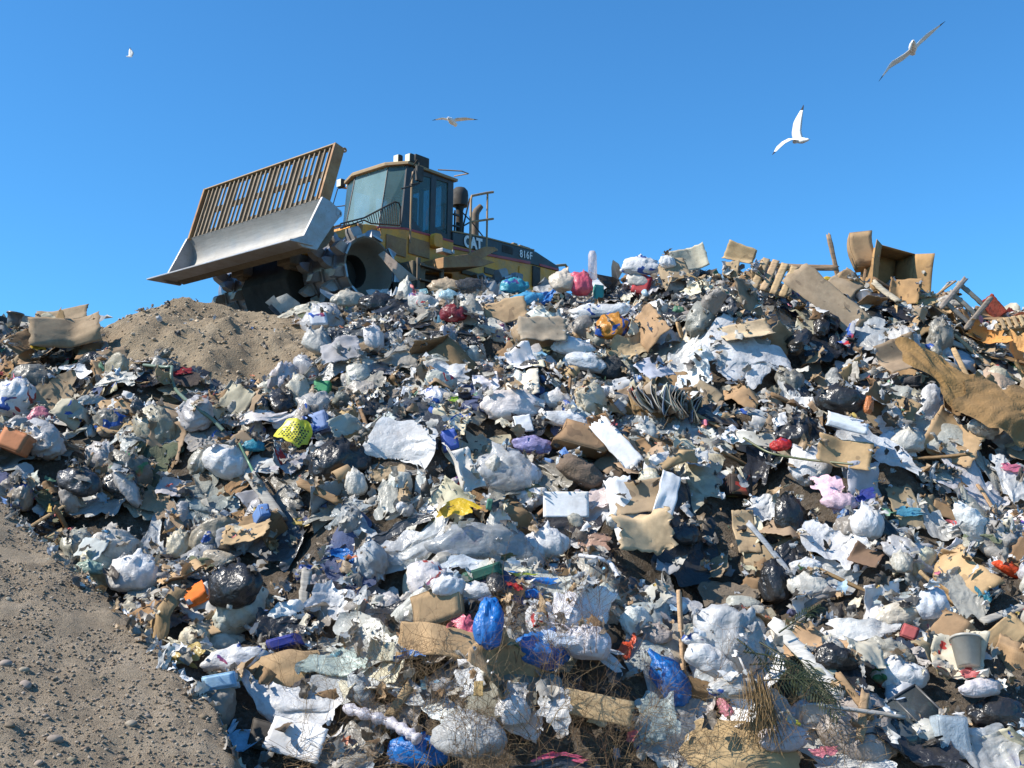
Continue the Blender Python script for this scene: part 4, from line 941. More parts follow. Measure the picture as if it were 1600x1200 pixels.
A('board', 972, 795, 40, 96, 14, WHITE, "white board leaning left of the brown cardboard liner", folds=1, lean=0.3)
A('card', 1000, 790, 78, 50, 8, DTAN, "brown cardboard liner held between two white boards", folds=1)
A('board', 1040, 782, 30, 84, -22, WHITE, "white board leaning right of the brown cardboard liner", 'the white board pair', folds=1, lean=0.3)
A('card', 1003, 842, 84, 46, 8, (0.62, 0.46, 0.28), "sunlit tan cardboard with a dark stain below the white boards", 'the sunlit tan cardboard', folds=2, lean=0.7, torn=0.25)
A('bag', 906, 740, 74, 44, -32, (0.17, 0.125, 0.095), "dark brown leathery cushion in mid slope", 'the brown cushion', neck=False, limp=0.1, tight=True, mat='cloth')
A('box', 910, 690, 78, 40, -15, (0.36, 0.22, 0.12), "crushed brown carton above the dark brown cushion", 'the crushed brown carton', squash=0.4)
A('board', 962, 695, 96, 28, -52, WHITE, "long white board slanting down right of the crushed brown carton", 'the slanting white board', lean=0.4, folds=0, torn=0.1)
A('bag', 798, 638, 98, 54, 0, (0.82, 0.76, 0.74), "large white bag with pinkish contents in the upper middle", 'the white bag with pink contents', limp=0.7, neck=False)
A('bag', 887, 658, 78, 30, -10, WHITE, "crumpled white bag just above the crushed brown carton", limp=0.9)
A('bag', 870, 628, 50, 34, 0, (0.8, 0.78, 0.76), "white bag right of the white bag with pink contents")
A('board', 818, 665, 26, 26, 10, WHITE, "torn spiral notebook page below the white bag with pink contents", folds=0)
A('bag', 833, 697, 58, 32, -10, (0.36, 0.33, 0.60), "lilac and white bag left of the crushed brown carton", 'the lilac bag')
A('carton', 703, 692, 22, 30, 15, (0.10, 0.16, 0.50), "small blue carton right of the big white sheet's top")
A('film', 705, 622, 20, 14, 0, (0.35, 0.65, 0.05), "bright lime green scrap left of the white bag with pink contents")
A('film', 700, 580, 54, 62, -30, WHITE, "white plastic hanging down left of the white bag with pink contents", 'the hanging white plastic', amp=1.2)
A('bfilm', 826, 562, 46, 60, 20, (0.03, 0.028, 0.027), "crumpled matt black plastic in the upper middle", 'the matt black plastic', amp=1.4)
A('bag', 950, 577, 54, 46, -20, DGRY, "dark grey bag below the orange-brown striped bag", mat='cloth')
A('bag', 895, 545, 70, 30, 0, WHITE, "white bag left of the orange-brown striped bag")
A('bag', 915, 570, 60, 34, -15, (0.74, 0.77, 0.8), "bluish white bag left of the dark grey bag in the upper middle")
A('card', 848, 517, 74, 38, 0, (0.42, 0.34, 0.25), "dusty tan fibreboard disc in the upper middle", 'the dusty tan disc', folds=0, amp=0.05, torn=0.15)
A('bag', 955, 513, 56, 52, 10, (0.62, 0.27, 0.04), "orange-brown plastic bag with white stripes near the crest", 'the orange-brown bag', neck=False, limp=1.0)
A('psack', 984, 546, 54, 38, 25, (0.52, 0.38, 0.22), "crinkled tan paper below the orange-brown bag", amp=1.6)
A('bag', 935, 488, 92, 28, 5, WHITE, "long white bag above the orange-brown bag", limp=0.8)
A('bag', 806, 449, 46, 26, 5, (0.05, 0.38, 0.50), "teal bag on the crest in front of the compactor's tail", 'the teal bag on the crest', limp=1.0)
A('bag', 820, 470, 58, 22, 15, CYAN, "turquoise bag just under the teal bag on the crest", limp=1.0)
A('film', 850, 466, 22, 46, -20, (0.02, 0.22, 0.66), "blue plastic hanging right of the turquoise bag", amp=1.4)
A('bag', 908, 445, 32, 44, 0, (0.85, 0.12, 0.20), "coral red bag near the crest left of the clear upright tube", 'the coral red bag', limp=1.1)
A('carton', 935, 461, 14, 28, -5, (0.05, 0.33, 0.30), "narrow teal carton below the clear upright tube")
A('bag', 878, 443, 42, 40, 0, (0.72, 0.62, 0.50), "cream and tan bag left of the coral red bag", limp=1.0)
A('bag', 1000, 418, 60, 34, 0, WHITE, "puffy white bag on the skyline right of the clear upright tube", 'the puffy skyline bag', limp=0.5)
A('bag', 1000, 441, 40, 24, -10, OFFW, "off-white bag just below the puffy skyline bag")
A('carton', 1003, 447, 26, 30, -20, (0.45, 0.05, 0.06), "dark red carton below the puffy skyline bag", 'the dark red carton')
A('card', 1075, 408, 56, 36, 15, (0.66, 0.60, 0.46), "pale painted panel standing on the skyline", 'the painted skyline panel', folds=1, lean=0.0)
A('bag', 1044, 411, 26, 24, 0, WHITE, "small white bag leaning on the pale skyline panel")
A('cbag', 737, 449, 46, 28, 0, (0.10, 0.10, 0.105), "dark streaky bag on the crest before the compactor's side", limp=0.9)
A('bag', 697, 448, 50, 26, 0, (0.55, 0.42, 0.28), "tan bag left of the dark streaky bag on the crest")
A('bag', 634, 458, 22, 48, 0, (0.64, 0.62, 0.55), "tall twisted pale bag pointing up before the front drum", 'the tall twisted bag', limp=0.8)
A('film', 655, 500, 16, 40, -35, (0.5, 0.46, 0.38), "trailing grey tail of plastic below the tall twisted bag")
A('bag', 709, 493, 38, 32, 0, MAR, "dark red bag under the compactor's side", 'the dark red bag', limp=1.1)
A('cbag', 700, 461, 26, 18, 0, (0.45, 0.7, 0.8), "pale blue see-through bag on the crest left of the streaky bag")
A('sack', 590, 478, 62, 40, 0, BLK, "black bag in front of the front drum", 'the black bag before the drum', limp=1.1)
A('bag', 545, 470, 55, 32, 0, (0.50, 0.47, 0.40), "dusty beige bag left of the black bag before the front drum")
A('film', 472, 488, 58, 36, 20, (0.72, 0.68, 0.56), "cream plastic sheet at the crest where mound meets rubbish", 'the cream sheet by the mound')
A('box', 498, 501, 26, 20, 5, (0.72, 0.74, 0.80), "small white box with a red dot below the cream plastic sheet", mat='paper')
A('bag', 497, 537, 50, 44, -30, (0.62, 0.60, 0.55), "dusty white bag at the right foot of the dirt mound")
A('film', 545, 530, 66, 30, 5, (0.5, 0.48, 0.42), "dusty grey film in the heap right of the mound's foot")
A('bag', 584, 532, 32, 52, 10, (0.68, 0.66, 0.66), "upright pale bag with faint pink print, right of the mound's foot")
A('film', 578, 590, 48, 60, 0, (0.50, 0.47, 0.40), "long dirty beige plastic hanging below the upright pale bag", streaks=1.2)
A('card', 790, 500, 64, 36, 10, (0.45, 0.31, 0.18), "crumpled cardboard below the compactor's tail", 'the crest cardboard', folds=3)
A('bfilm', 690, 522, 90, 20, 8, (0.03, 0.03, 0.03), "long black film strip under the dark red bag")
A('clear', 680, 543, 36, 22, 20, (0.7, 0.7, 0.6), "yellowish clear bag under the long black film strip")
# right-hand top
A('card', 1155, 405, 46, 24, -25, (0.50, 0.36, 0.20), "broken wooden crate end on the skyline left of the slatted crate", folds=1, th=0.015)
A('film', 1250, 416, 46, 18, 5, (0.75, 0.73, 0.68), "white cloth lying on top of the slatted crate")
A('card', 1310, 455, 46, 60, -40, (0.36, 0.27, 0.18), "dusty brown cardboard behind the long brown panel")
A('plank', 1301, 404, 70, 7, 100, (0.40, 0.27, 0.17), "thin stick standing up against the sky left of the big open box", lean=0.0)
A('bag', 1291, 439, 22, 14, 0, YEL, "small yellow bag left of the big open box", 'the small yellow bag')
A('box', 1350, 393, 34, 52, 5, (0.44, 0.29, 0.16), "upright crushed carton standing on the skyline behind the big open box", squash=0.4)
A('box', 1386, 430, 62, 70, -8, (0.42, 0.25, 0.11), "big open cardboard box standing on the right skyline", 'the big open box', open='front', d=0.7, squash=0.1, yaw=0.35, lean=0.0, flapcol=(0.45, 0.27, 0.12))
A('card', 1408, 462, 44, 42, -20, (0.40, 0.24, 0.11), "cardboard flap below the dark mouth of the big open box")
A('plank', 1380, 464, 48, 9, -52, (0.50, 0.43, 0.32), "short pale stick leaning on the big open box")
A('tub', 1350, 464, 22, 12, 0, WHITE, "little white bowl below the big open box")
A('card', 1240, 418, 130, 12, -4, (0.28, 0.19, 0.12), "brown cardboard edge along the skyline behind the slatted crate")
A('rag', 1285, 515, 62, 60, 0, (0.016, 0.016, 0.018), "black bundle in the shade under the long brown panel", mat='black')
A('film', 1360, 515, 50, 60, 0, (0.5, 0.52, 0.53), "grey film hanging below the big open box")
A('card', 1403, 566, 62, 52, 20, (0.33, 0.24, 0.16), "brown cardboard sheet in the shade, right of mid slope", 'the shaded brown sheet', folds=1)
A('rag', 1445, 545, 30, 46, 40, (0.52, 0.40, 0.26), "torn tan foam at the head of the ochre foam strip")
A('foam', 1540, 532, 52, 28, -15, (0.58, 0.28, 0.09), "bright orange foam piece near the right skyline", 'the bright orange foam')
A('rag', 1560, 590, 40, 60, -20, (0.45, 0.33, 0.24), "dusty tan rug hanging below the orange-tan foam sheet")
A('card', 1549, 482, 36, 22, -55, (0.30, 0.05, 0.035), "maroon upholstered chair back on the right skyline", 'the maroon chair back', name='chair_back', cat='chair back', mat='cloth', th=0.05, lean=0.0)
A('bag', 1480, 475, 50, 22, 0, (0.6, 0.56, 0.5), "pale bag on the skyline right of the big open box")
A('card', 1545, 498, 50, 22, -10, (0.36, 0.22, 0.12), "brown crate side on the right skyline under the maroon chair back")
A('card', 1165, 525, 78, 30, 15, (0.62, 0.47, 0.30), "tan cardboard under the long draped white film", lean=0.7)
A('film', 1232, 588, 24, 90, 8, (0.62, 0.62, 0.60), "narrow grey plastic hanging at the right end of the draped white film", streaks=1.2)
A('film', 1065, 565, 40, 62, -20, (0.70, 0.70, 0.68), "white plastic hanging left of the draped white film")
A('sack', 1312, 628, 66, 52, 0, BLK, "black bag in the shaded hollow on the right", 'the black bag in the hollow', limp=0.8)
A('bag', 1356, 634, 16, 34, -15, (0.75, 0.24, 0.07), "orange detergent jug right of the black bag in the hollow", neck=False, tight=True, limp=0.1, name='plastic_jug', cat='plastic jug')
A('rag', 1245, 585, 36, 76, 10, (0.02, 0.02, 0.024), "black cloth hanging left of the shaded hollow", mat='black')
A('film', 1300, 590, 70, 26, 15, (0.52, 0.56, 0.60), "bluish grey film in the shaded hollow on the right")
A('film', 1368, 684, 112, 46, -8, (0.78, 0.80, 0.83), "big crumpled white sheet in the right mid slope", 'the white sheet on the right', amp=0.9)
A('paper', 1315, 670, 60, 34, -20, (0.72, 0.76, 0.8), "bluish white paper left of the big crumpled white sheet on the right")
A('bag', 1420, 690, 50, 44, 0, OFFW, "off-white bag right of the big crumpled white sheet on the right")
A('board', 1165, 661, 112, 12, 0, (0.42, 0.45, 0.46), "narrow grey panel under the shaded overhang", 'the grey panel', lean=0.8)
A('card', 1180, 690, 62, 22, -6, (0.56, 0.54, 0.48), "pale board below the narrow grey panel")
A('bag', 1220, 697, 34, 22, 10, RED, "small red bag below the shaded overhang", 'the small red bag')
A('card', 1314, 716, 78, 42, -16, (0.50, 0.34, 0.18), "curved tan carton flap above the pink striped cloth", folds=2)
A('rag', 1300, 752, 36, 96, 20, (0.74, 0.50, 0.58), "pink striped cloth trailing down the right slope", 'the pink striped cloth', streaks=1.0)
A('bag', 1312, 785, 48, 32, 0, (0.74, 0.54, 0.62), "pink bundle at the lower end of the pink striped cloth")
A('bag', 1352, 822, 48, 60, 0, WHITE, "tied white bag standing right of the long white film", 'the tied white bag', limp=0.3, tight=True)
A('film', 1342, 853, 26, 14, 0, (0.78, 0.16, 0.03), "orange scrap under the tied white bag")
A('film', 1192, 795, 44, 64, -15, WHITE, "white plastic left of the tall black bag")
A('sack', 1234, 812, 48, 76, 0, BLK, "tall wrinkled black bag on the right slope", 'the tall black bag', limp=1.0, neck=False)
A('bfilm', 1230, 850, 46, 50, 0, BLK, "black plastic hanging under the tall wrinkled black bag", streaks=1.4)
A('film', 1296, 842, 50, 106, 33, (0.78, 0.78, 0.79), "long white film right of the tall black bag", 'the long white film', streaks=1.2)
A('plank', 1218, 880, 150, 8, -63, (0.40, 0.41, 0.42), "long thin grey pole leaning below the tall black bag", 'the grey pole', th=0.02)
A('carton', 1148, 765, 34, 30, -5, (0.05, 0.035, 0.03), "small dark carton with pictures in the right mid slope", 'the small dark carton')
A('card', 1162, 838, 34, 66, 0, (0.45, 0.33, 0.20), "tan cardboard below the small dark carton")
A('bag', 1262, 918, 60, 38, 0, OFFW, "off-white rounded bag below the grey pole", limp=0.4)
A('bag', 1256, 886, 50, 24, 0, WHITE, "white bag resting above the off-white rounded bag, right of the grey pole")
A('sack', 1207, 915, 42, 70, 0, BLK, "black bag in the dark hollow left of the grey pole", 'the black bag by the pole', limp=1.0)
A('rag', 1140, 930, 80, 60, 0, (0.16, 0.13, 0.10), "dusty brown cloth in the dark hollow in mid slope")
A('film', 1072, 895, 54, 36, 15, (0.68, 0.68, 0.7), "white plastic scrap left of the dark hollow")
A('sack', 1068, 838, 50, 36, 0, (0.03, 0.035, 0.04), "dark bag right of the sunlit tan cardboard")
A('bag', 1576, 892, 52, 22, -25, (0.80, 0.09, 0.02), "orange-red bag at the right edge of the picture", 'the orange-red bag')
A('film', 1530, 895, 18, 62, 0, (0.04, 0.22, 0.30), "narrow teal plastic near the right edge", 'the teal strip')
A('card', 1350, 875, 44, 30, -30, (0.20, 0.12, 0.08), "dark brown cardboard below the tied white bag")
A('bag', 1408, 880, 30, 38, 0, (0.62, 0.60, 0.52), "pale rounded bag right of the dark brown cardboard")
A('bag', 1454, 946, 46, 54, 10, (0.70, 0.76, 0.84), "bluish white sack with a red line on the right", 'the red-lined sack', limp=0.2, neck=False, tight=True)
A('film', 1498, 920, 54, 92, 15, (0.46, 0.45, 0.40), "long greyish plastic right of the red-lined sack", streaks=1.2)
A('film', 1460, 830, 50, 80, 20, (0.60, 0.60, 0.58), "grey-white plastic trailing above the red-lined sack", streaks=1.0)
A('card', 1568, 992, 72, 34, 33, (0.52, 0.36, 0.19), "sunlit tan carton at the right edge above the white bin", 'the tan carton at the right edge', folds=1)
A('card', 1480, 990, 50, 60, -45, (0.38, 0.24, 0.13), "bent brown cardboard left of the white bin")
A('tub', 1511, 1020, 44, 44, -8, (0.45, 0.43, 0.38), "dusty white waste bin on the lower right", 'the white bin')
A('plank', 1252, 1042, 132, 20, -52, (0.66, 0.64, 0.60), "weathered white board lying diagonally on the lower right", 'the weathered white board', th=0.03)
A('film', 1338, 987, 100, 46, -10, (0.76, 0.76, 0.74), "cloudy white bag above the yellow-green bag", 'the cloudy white bag')
A('film', 1300, 1000, 54, 18, -15, (0.62, 0.65, 0.18), "yellow-green bag under the cloudy white bag", 'the yellow-green bag')
A('carton', 1412, 990, 22, 18, -20, (0.45, 0.10, 0.10), "small red and blue carton right of the cloudy white bag")
A('sack', 1300, 1030, 60, 44, 0, BLK, "black bag right of the weathered white board", limp=1.0)
A('film', 1226, 1097, 34, 28, 15, (0.70, 0.72, 0.03), "yellow and green printed packet beside the weathered white board's foot", 'the yellow packet', amp=0.5)
A('tub', 1277, 1122, 54, 24, -12, (0.72, 0.73, 0.74), "white plastic bowl at the foot of the weathered white board", 'the white bowl')
A('plank', 1330, 1090, 70, 10, -58, (0.34, 0.22, 0.12), "short brown wooden slat right of the white bowl")
A('plank', 1345, 1120, 66, 12, 75, (0.36, 0.24, 0.14), "upright brown slat right of the white bowl")
A('plank', 1345, 1113, 130, 5, -10, (0.45, 0.42, 0.38), "thin grey rod lying across the white bowl")
A('bag', 1394, 1056, 72, 56, 0, WHITE, "wrinkled white bag above the dark glazed panes", 'the wrinkled white bag', limp=0.6)
A('film', 1372, 1090, 80, 22, 12, (0.55, 0.68, 0.85), "pale blue and white bag under the wrinkled white bag")
A('carton', 1486, 1152, 44, 56, -5, (0.60, 0.70, 0.78), "pale blue see-through tray right of the dark glazed panes", mat='clear')
A('clear', 1550, 1168, 110, 70, 0, (0.66, 0.67, 0.67), "large clear film in the bottom right corner", 'the corner film')
A('sack', 1556, 1118, 92, 56, 0, (0.02, 0.02, 0.022), "big crinkled black bag above the bottom right corner film", 'the big black bag lower right', limp=0.9)
A('bag', 1530, 1076, 66, 32, 0, (0.80, 0.74, 0.74), "white bag with red print above the big crinkled black bag")
A('bfilm', 1425, 1184, 124, 36, 0, (0.015, 0.015, 0.018), "black plastic along the bottom edge under the glazed panes")
A('psack', 1160, 1168, 168, 66, -8, (0.48, 0.34, 0.18), "huge tan paper sack at the bottom edge right of centre", 'the huge tan sack', amp=0.9, irr=0.15, n=44)
A('bag', 1224, 1156, 74, 46, 0, (0.76, 0.70, 0.74), "pinkish white bag right of the huge tan sack", limp=0.5)
A('film', 1285, 1150, 34, 24, 20, (0.70, 0.20, 0.26), "red and white patterned plastic right of the pinkish white bag")
A('bag', 1110, 1034, 74, 52, -30, WHITE, "bright white bag left of the green fronds", 'the bright white bag', limp=0.6)
A('bag', 1140, 1076, 80, 36, 0, (0.64, 0.63, 0.60), "dull white bag below the green fronds")
A('bag', 1088, 1000, 40, 24, 0, WHITE, "small white bag above the bright white bag, left of the fronds")
A('card', 935, 1106, 100, 34, -12, (0.50, 0.36, 0.20), "torn kraft cardboard in the weeds at bottom centre", 'the torn kraft cardboard', folds=1)
A('clear', 1018, 1118, 62, 66, 10, (0.62, 0.72, 0.68), "pale green clear bag right of the torn kraft cardboard", 'the pale green bag')
A('film', 868, 1108, 50, 46, -20, (0.76, 0.77, 0.78), "thin white film hanging left of the torn kraft cardboard", drape=0)
A('bag', 800, 1115, 50, 46, 0, WHITE, "white crumpled bag above the silvery grey bag", limp=1.1)
A('film', 800, 1060, 44, 50, 0, (0.72, 0.73, 0.74), "whitish plastic scrap below the crumpled blue bag")
A('plank', 620, 1105, 64, 14, 55, (0.50, 0.36, 0.20), "folded tan cardboard strip in the weeds at lower left", mat='card')
A('card', 748, 1078, 14, 20, 0, (0.46, 0.32, 0.14), "tiny tan carton in the weeds under the crumpled blue bag", folds=0)
A('film', 1580, 750, 46, 80, 0, (0.75, 0.76, 0.77), "tall white plastic at the right edge below the brown foam slab", streaks=1.0)
A('film', 1578, 722, 30, 14, 0, (0.65, 0.18, 0.28), "pink scrap above the tall white plastic at the right edge")
A('film', 1415, 800, 48, 14, 8, (0.10, 0.35, 0.50), "turquoise strip right of the tied white bag")
A('rag', 1348, 752, 34, 22, 0, (0.02, 0.04, 0.22), "navy blue cloth right of the pink striped cloth")
A('film', 605, 760, 30, 60, 0, (0.6, 0.58, 0.5), "beige plastic hanging below the big white sheet")
A('plank', 500, 772, 70, 12, -28, BRN, "short brown plank below the glossy black bag")
A('rag', 640, 920, 110, 46, 0, (0.03, 0.028, 0.026), "dusty black bag in the shade below the big whitish film", mat='black')
A('bag', 470, 620, 40, 60, 15, (0.60, 0.56, 0.46), "dirty cream bag between the mound and the green carton")
A('card', 1288, 472, 132, 46, -46, (0.40, 0.30, 0.20), "long brown cardboard panel sliding down below the big open box", 'the long brown panel', folds=0, lean=0.25, yaw=-0.1, out=0.08, torn=0.1, amp=0.02)
A('film', 627, 700, 105, 100, -15, WHITE, "big smooth white plastic sheet draped in the middle of the slope", 'the big white sheet', amp=0.55, irr=0.10, streaks=0.5, n=44, dk=0.0, out=0.06, lean=0.3)
A('foam', 1490, 605, 66, 150, 38, (0.34, 0.20, 0.08), "ochre foam underlay strip sliding down on the right", 'the ochre foam strip', amp=1.2, out=0.05, n=44)
A('foam', 1575, 640, 130, 100, -25, (0.30, 0.18, 0.08), "brown foam underlay slab at the right edge, in mid slope", 'the brown foam slab', amp=1.1, out=0.05, n=44)
A('foam', 1590, 560, 36, 70, 0, (0.62, 0.34, 0.13), "orange-tan foam sheet at the right edge of the picture")
A('film', 1190, 545, 150, 84, 25, (0.78, 0.78, 0.79), "long draped white film in the upper right slope", 'the draped white film', streaks=1.0, out=0.05, dk=0.2, n=44)
A('film', 1183, 570, 30, 66, -28, WHITE, "white tail of plastic hanging below the draped white film", streaks=1.0)
A('film', 400, 634, 92, 30, 12, (0.80, 0.74, 0.72), "long pinkish-white plastic folded over above the yellow dotted bag", 'the pinkish-white plastic roll')
A('cbag', 752, 852, 140, 72, 0, (0.42, 0.46, 0.50), "huge translucent grey bag in the middle of the lower slope", 'the huge grey bag', neck=False, limp=0.8)

MASK_R = [(a[1], a[2], a[3] * 0.5, a[4] * 0.5) for a, k in HEROES if 'at' not in k]
_mk = np.array(MASK_R)
def masked(px, py, s=0.8):
    if len(_mk) == 0: return False
    return bool(np.any(((px - _mk[:, 0]) / (_mk[:, 2] * s)) ** 2 + ((py - _mk[:, 1]) / (_mk[:, 3] * s)) ** 2 < 1))
from_poly = np.array([(150, 530), (150, 440), (440, 440), (455, 500), (470, 520), (500, 545), (505, 585), (470, 600), (420, 590), (370, 600), (300, 590), (235, 575), (180, 560)])
def in_poly(x, y, P):
    c = False; n = len(P)
    for i in range(n):
        x1, y1 = P[i]; x2, y2 = P[i - 1]
        if (y1 > y) != (y2 > y) and x < (x2 - x1) * (y - y1) / (y2 - y1) + x1: c = not c
    return c
def sample_point(r, margin=40):
    while True:
        x = r.uniform(-8.5, 8.5); y = r.uniform(8.2, 16.3)
        z = float(Hs(x, y, H0)); px, py = project((x, y, z))
        if px < -margin or px > 1600 + margin or py > 1200 + margin: continue
        if y > crest_y(x) + 0.15: continue
        if in_poly(px, py, from_poly): continue
        # hidden behind the gravel slope
        ex = np.interp(px, [0, 200, 300, 340, 355], [800, 945, 1045, 1110, 1260])
        if px < 355 and py > ex + 25: continue
        return x, y, z, float(px), float(py)
def zone(px, py):
    """how the mix of rubbish changes over the hill"""
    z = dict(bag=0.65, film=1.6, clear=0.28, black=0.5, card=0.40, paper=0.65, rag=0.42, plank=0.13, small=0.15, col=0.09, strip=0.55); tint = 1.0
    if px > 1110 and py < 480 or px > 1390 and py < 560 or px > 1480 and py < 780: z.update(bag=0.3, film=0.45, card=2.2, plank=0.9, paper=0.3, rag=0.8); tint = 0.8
    elif 1120 < px < 1420 and 490 < py < 690: z.update(bag=0.4, film=1.2, black=1.0, card=0.9, plank=0.4); tint = 0.7  # shaded hollow: pale pieces dimmed, more black ones, shade put into the colours
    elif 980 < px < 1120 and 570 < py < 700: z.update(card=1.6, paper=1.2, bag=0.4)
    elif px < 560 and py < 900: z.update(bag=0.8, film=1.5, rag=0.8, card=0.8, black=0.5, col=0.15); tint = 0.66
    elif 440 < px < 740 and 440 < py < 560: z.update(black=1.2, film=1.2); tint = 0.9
    elif 960 < px < 1240 and 850 < py < 990: z.update(bag=0.5, film=0.8, black=1.3, rag=1.0); tint = 0.65  # dark undercut: its shade put into dimmer, blacker pieces
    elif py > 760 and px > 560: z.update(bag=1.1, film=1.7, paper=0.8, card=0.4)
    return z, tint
def pick(r, d):
    ks = list(d); p = np.array([d[k] for k in ks]); return ks[r.choice(len(ks), p=p / p.sum())]
def vary(r, c, a=0.12):
    v = 1 + r.uniform(-a, a); return tuple(float(np.clip(x * v * (1 + r.uniform(-0.04, 0.04)), 0.005, 0.9)) for x in c)
WH = [(WHITE, 'white'), (WHITE, 'white'), ((0.34, 0.32, 0.28), 'dull grey'), (OFFW, 'off-white'), (GREYW, 'grey'), (CREAM, 'cream'), ((0.44, 0.41, 0.36), 'dirty beige')]
CC = [(BLUE, 'blue'), (TEAL, 'teal'), (CYAN, 'sky blue'), (RED, 'red'), (PINK, 'pink'), (YEL, 'yellow'), (ORG, 'orange'), (GRN, 'green'), (LBLUE, 'pale blue'), (LBLUE, 'pale blue')]
RG = [(BRN, 'brown'), (DGRY, 'charcoal'), ((0.20, 0.18, 0.16), 'dark grey'), (DTAN, 'tan'), ((0.07, 0.09, 0.17), 'navy'), ((0.33, 0.31, 0.27), 'dusty grey'), ((0.12, 0.14, 0.09), 'olive')]
LIMITS = dict(plastic_bag=250, plastic_film=300, trash_bag=120, black_plastic_sheet=110, cardboard_sheet=240, paper_sheet=230, rag=150, wooden_plank=120, small=170)
COUNT = {}
def put(r, key, x, y, px, py, tint):
    if 400 < px < 920 and y > crest_y(x) - 1.5 and key in ('card', 'plank', 'strip', 'paper'): return
    z = float(Hs(x, y)); p = np.array([x, y, z]); s = r.uniform(0.6, 1.3) ** 1.3 * (0.62 if key == 'col' else 1.0)
    near = np.interp(y, [8, 16], [1.0, 1.12]); s *= 1.12 * near * (0.6 if y > crest_y(x) - 0.45 else 1.0)
    lean = SLOPE_LEAN + r.randn() * 0.38; yaw = r.randn() * 0.6; ang = r.uniform(-180, 180); R = frame_rot(lean, yaw) @ rotz_view(ang); buf = True
    if key in ('bag', 'col') and not (key == 'col' and r.rand() < 0.45):
        c, cn = WH[r.randint(len(WH))] if key == 'bag' else CC[r.randint(len(CC))]
        w = 0.35 * s; h = w * r.uniform(0.5, 1.15); V, F = g_bag(r, w, h, r.uniform(0.4, 1.3), neck=bool(r.rand() < 0.6), sub=4)
        R = frame_rot(0.3 * r.randn(), yaw) @ rotz_view(ang); nm, ct, mt, word = 'plastic_bag', 'plastic bag', 'bag', 'plastic bag'; lift = 0.02; w_ = w
    elif key == 'strip':
        c, cn = WH[r.randint(len(WH))]
        w = r.uniform(0.45, 0.95) * min(s, 1.0); h = w * r.uniform(0.10, 0.28); V, F = g_film(r, w, h, r.uniform(0.10, 0.22), 0.3, 36, 0.6); nm, ct, mt, word = 'plastic_film', 'plastic film', 'film', 'plastic strip'; lift = 0.06; w_ = w
    elif key in ('film', 'col'):
        c, cn = WH[r.randint(len(WH))] if key == 'film' else CC[r.randint(len(CC))]
        w = 0.50 * s; h = w * r.uniform(0.35, 1.1); V, F = g_film(r, w, h, r.uniform(0.12, 0.24), 0.4, 28, r.uniform(0.2, 1)); nm, ct, mt, word = 'plastic_film', 'plastic film', 'film', 'plastic film'; lift = 0.06; w_ = w
    elif key == 'clear':
        c, cn = (0.62, 0.66, 0.68), 'clear'
        w = 0.50 * s; h = w * r.uniform(0.5, 1.2); V, F = g_film(r, w, h, r.uniform(0.14, 0.28), 0.4, 28, 1.0); nm, ct, mt, word = 'plastic_film', 'plastic film', 'clear', 'plastic film'; lift = 0.07; w_ = w
    elif key == 'black':
        c, cn = (BLK, 'black') if r.rand() < 0.75 else (DGRY, 'charcoal')
        if r.rand() < 0.5:
            w = 0.34 * s; h = w * r.uniform(0.5, 1.0); V, F = g_bag(r, w, h, 1.2, neck=bool(r.rand() < 0.5)); nm, ct, mt, word = 'trash_bag', 'trash bag', 'black', 'trash bag'; lift = 0.02
        else:
            w = 0.46 * s; h = w * r.uniform(0.4, 1.1); V, F = g_film(r, w, h, 0.2, 0.4, 28, 0.9); nm, ct, mt, word = 'black_plastic_sheet', 'black plastic', 'black', 'plastic scrap'; lift = 0.05
        w_ = w
    elif key == 'card':
        c, cn = [(TAN, 'tan'), (BRN, 'brown'), (DTAN, 'dusty brown')][r.randint(3)]
        w = 0.34 * s; h = w * r.uniform(0.4, 1.2); V, F = g_card(r, w, h, r.randint(1, 5), 0.004, 0.035, 0.12, 16); nm, ct, mt, word = 'cardboard_sheet', 'cardboard', 'card', 'cardboard'; lift = 0.07; w_ = w
    elif key == 'paper':
        c, cn = [(WHITE, 'white'), (OFFW, 'off-white'), ((0.5, 0.52, 0.55), 'bluish grey'), (CREAM, 'cream')][r.randint(4)]
        w = 0.24 * s; h = w * r.uniform(0.6, 1.4); V, F = g_card(r, w, h, r.randint(1, 4), 0.002, 0.09, 0.08, 14); nm, ct, mt, word = 'paper_sheet', 'paper', 'paper', 'paper'; lift = 0.07; w_ = w
    elif key == 'rag':
        c, cn = RG[r.randint(len(RG))]
        w = 0.36 * s; h = w * r.uniform(0.4, 1.3); V, F = g_film(r, w, h, 0.22, 0.35, 28, 0.7); nm, ct, mt, word = 'rag', 'cloth', 'cloth', 'rag'; lift = 0.05; w_ = w
    elif key == 'plank':
        c, cn = [(GWOOD, 'weathered grey'), (TAN, 'tan'), (BRN, 'brown')][r.randint(3)]
        w = 0.55 * s; V, F = g_plank(r, w, r.uniform(0.02, 0.07), r.uniform(0.012, 0.03)); R = frame_rot(lean * 0.8, yaw) @ rotz_view(ang); nm, ct, mt, word = 'wooden_plank', 'wooden plank', 'wood', 'wood stick'; lift = 0.06; w_ = w
    else:
        q = r.rand(); c, cn = (CC + WH)[r.randint(len(CC) + len(WH))]
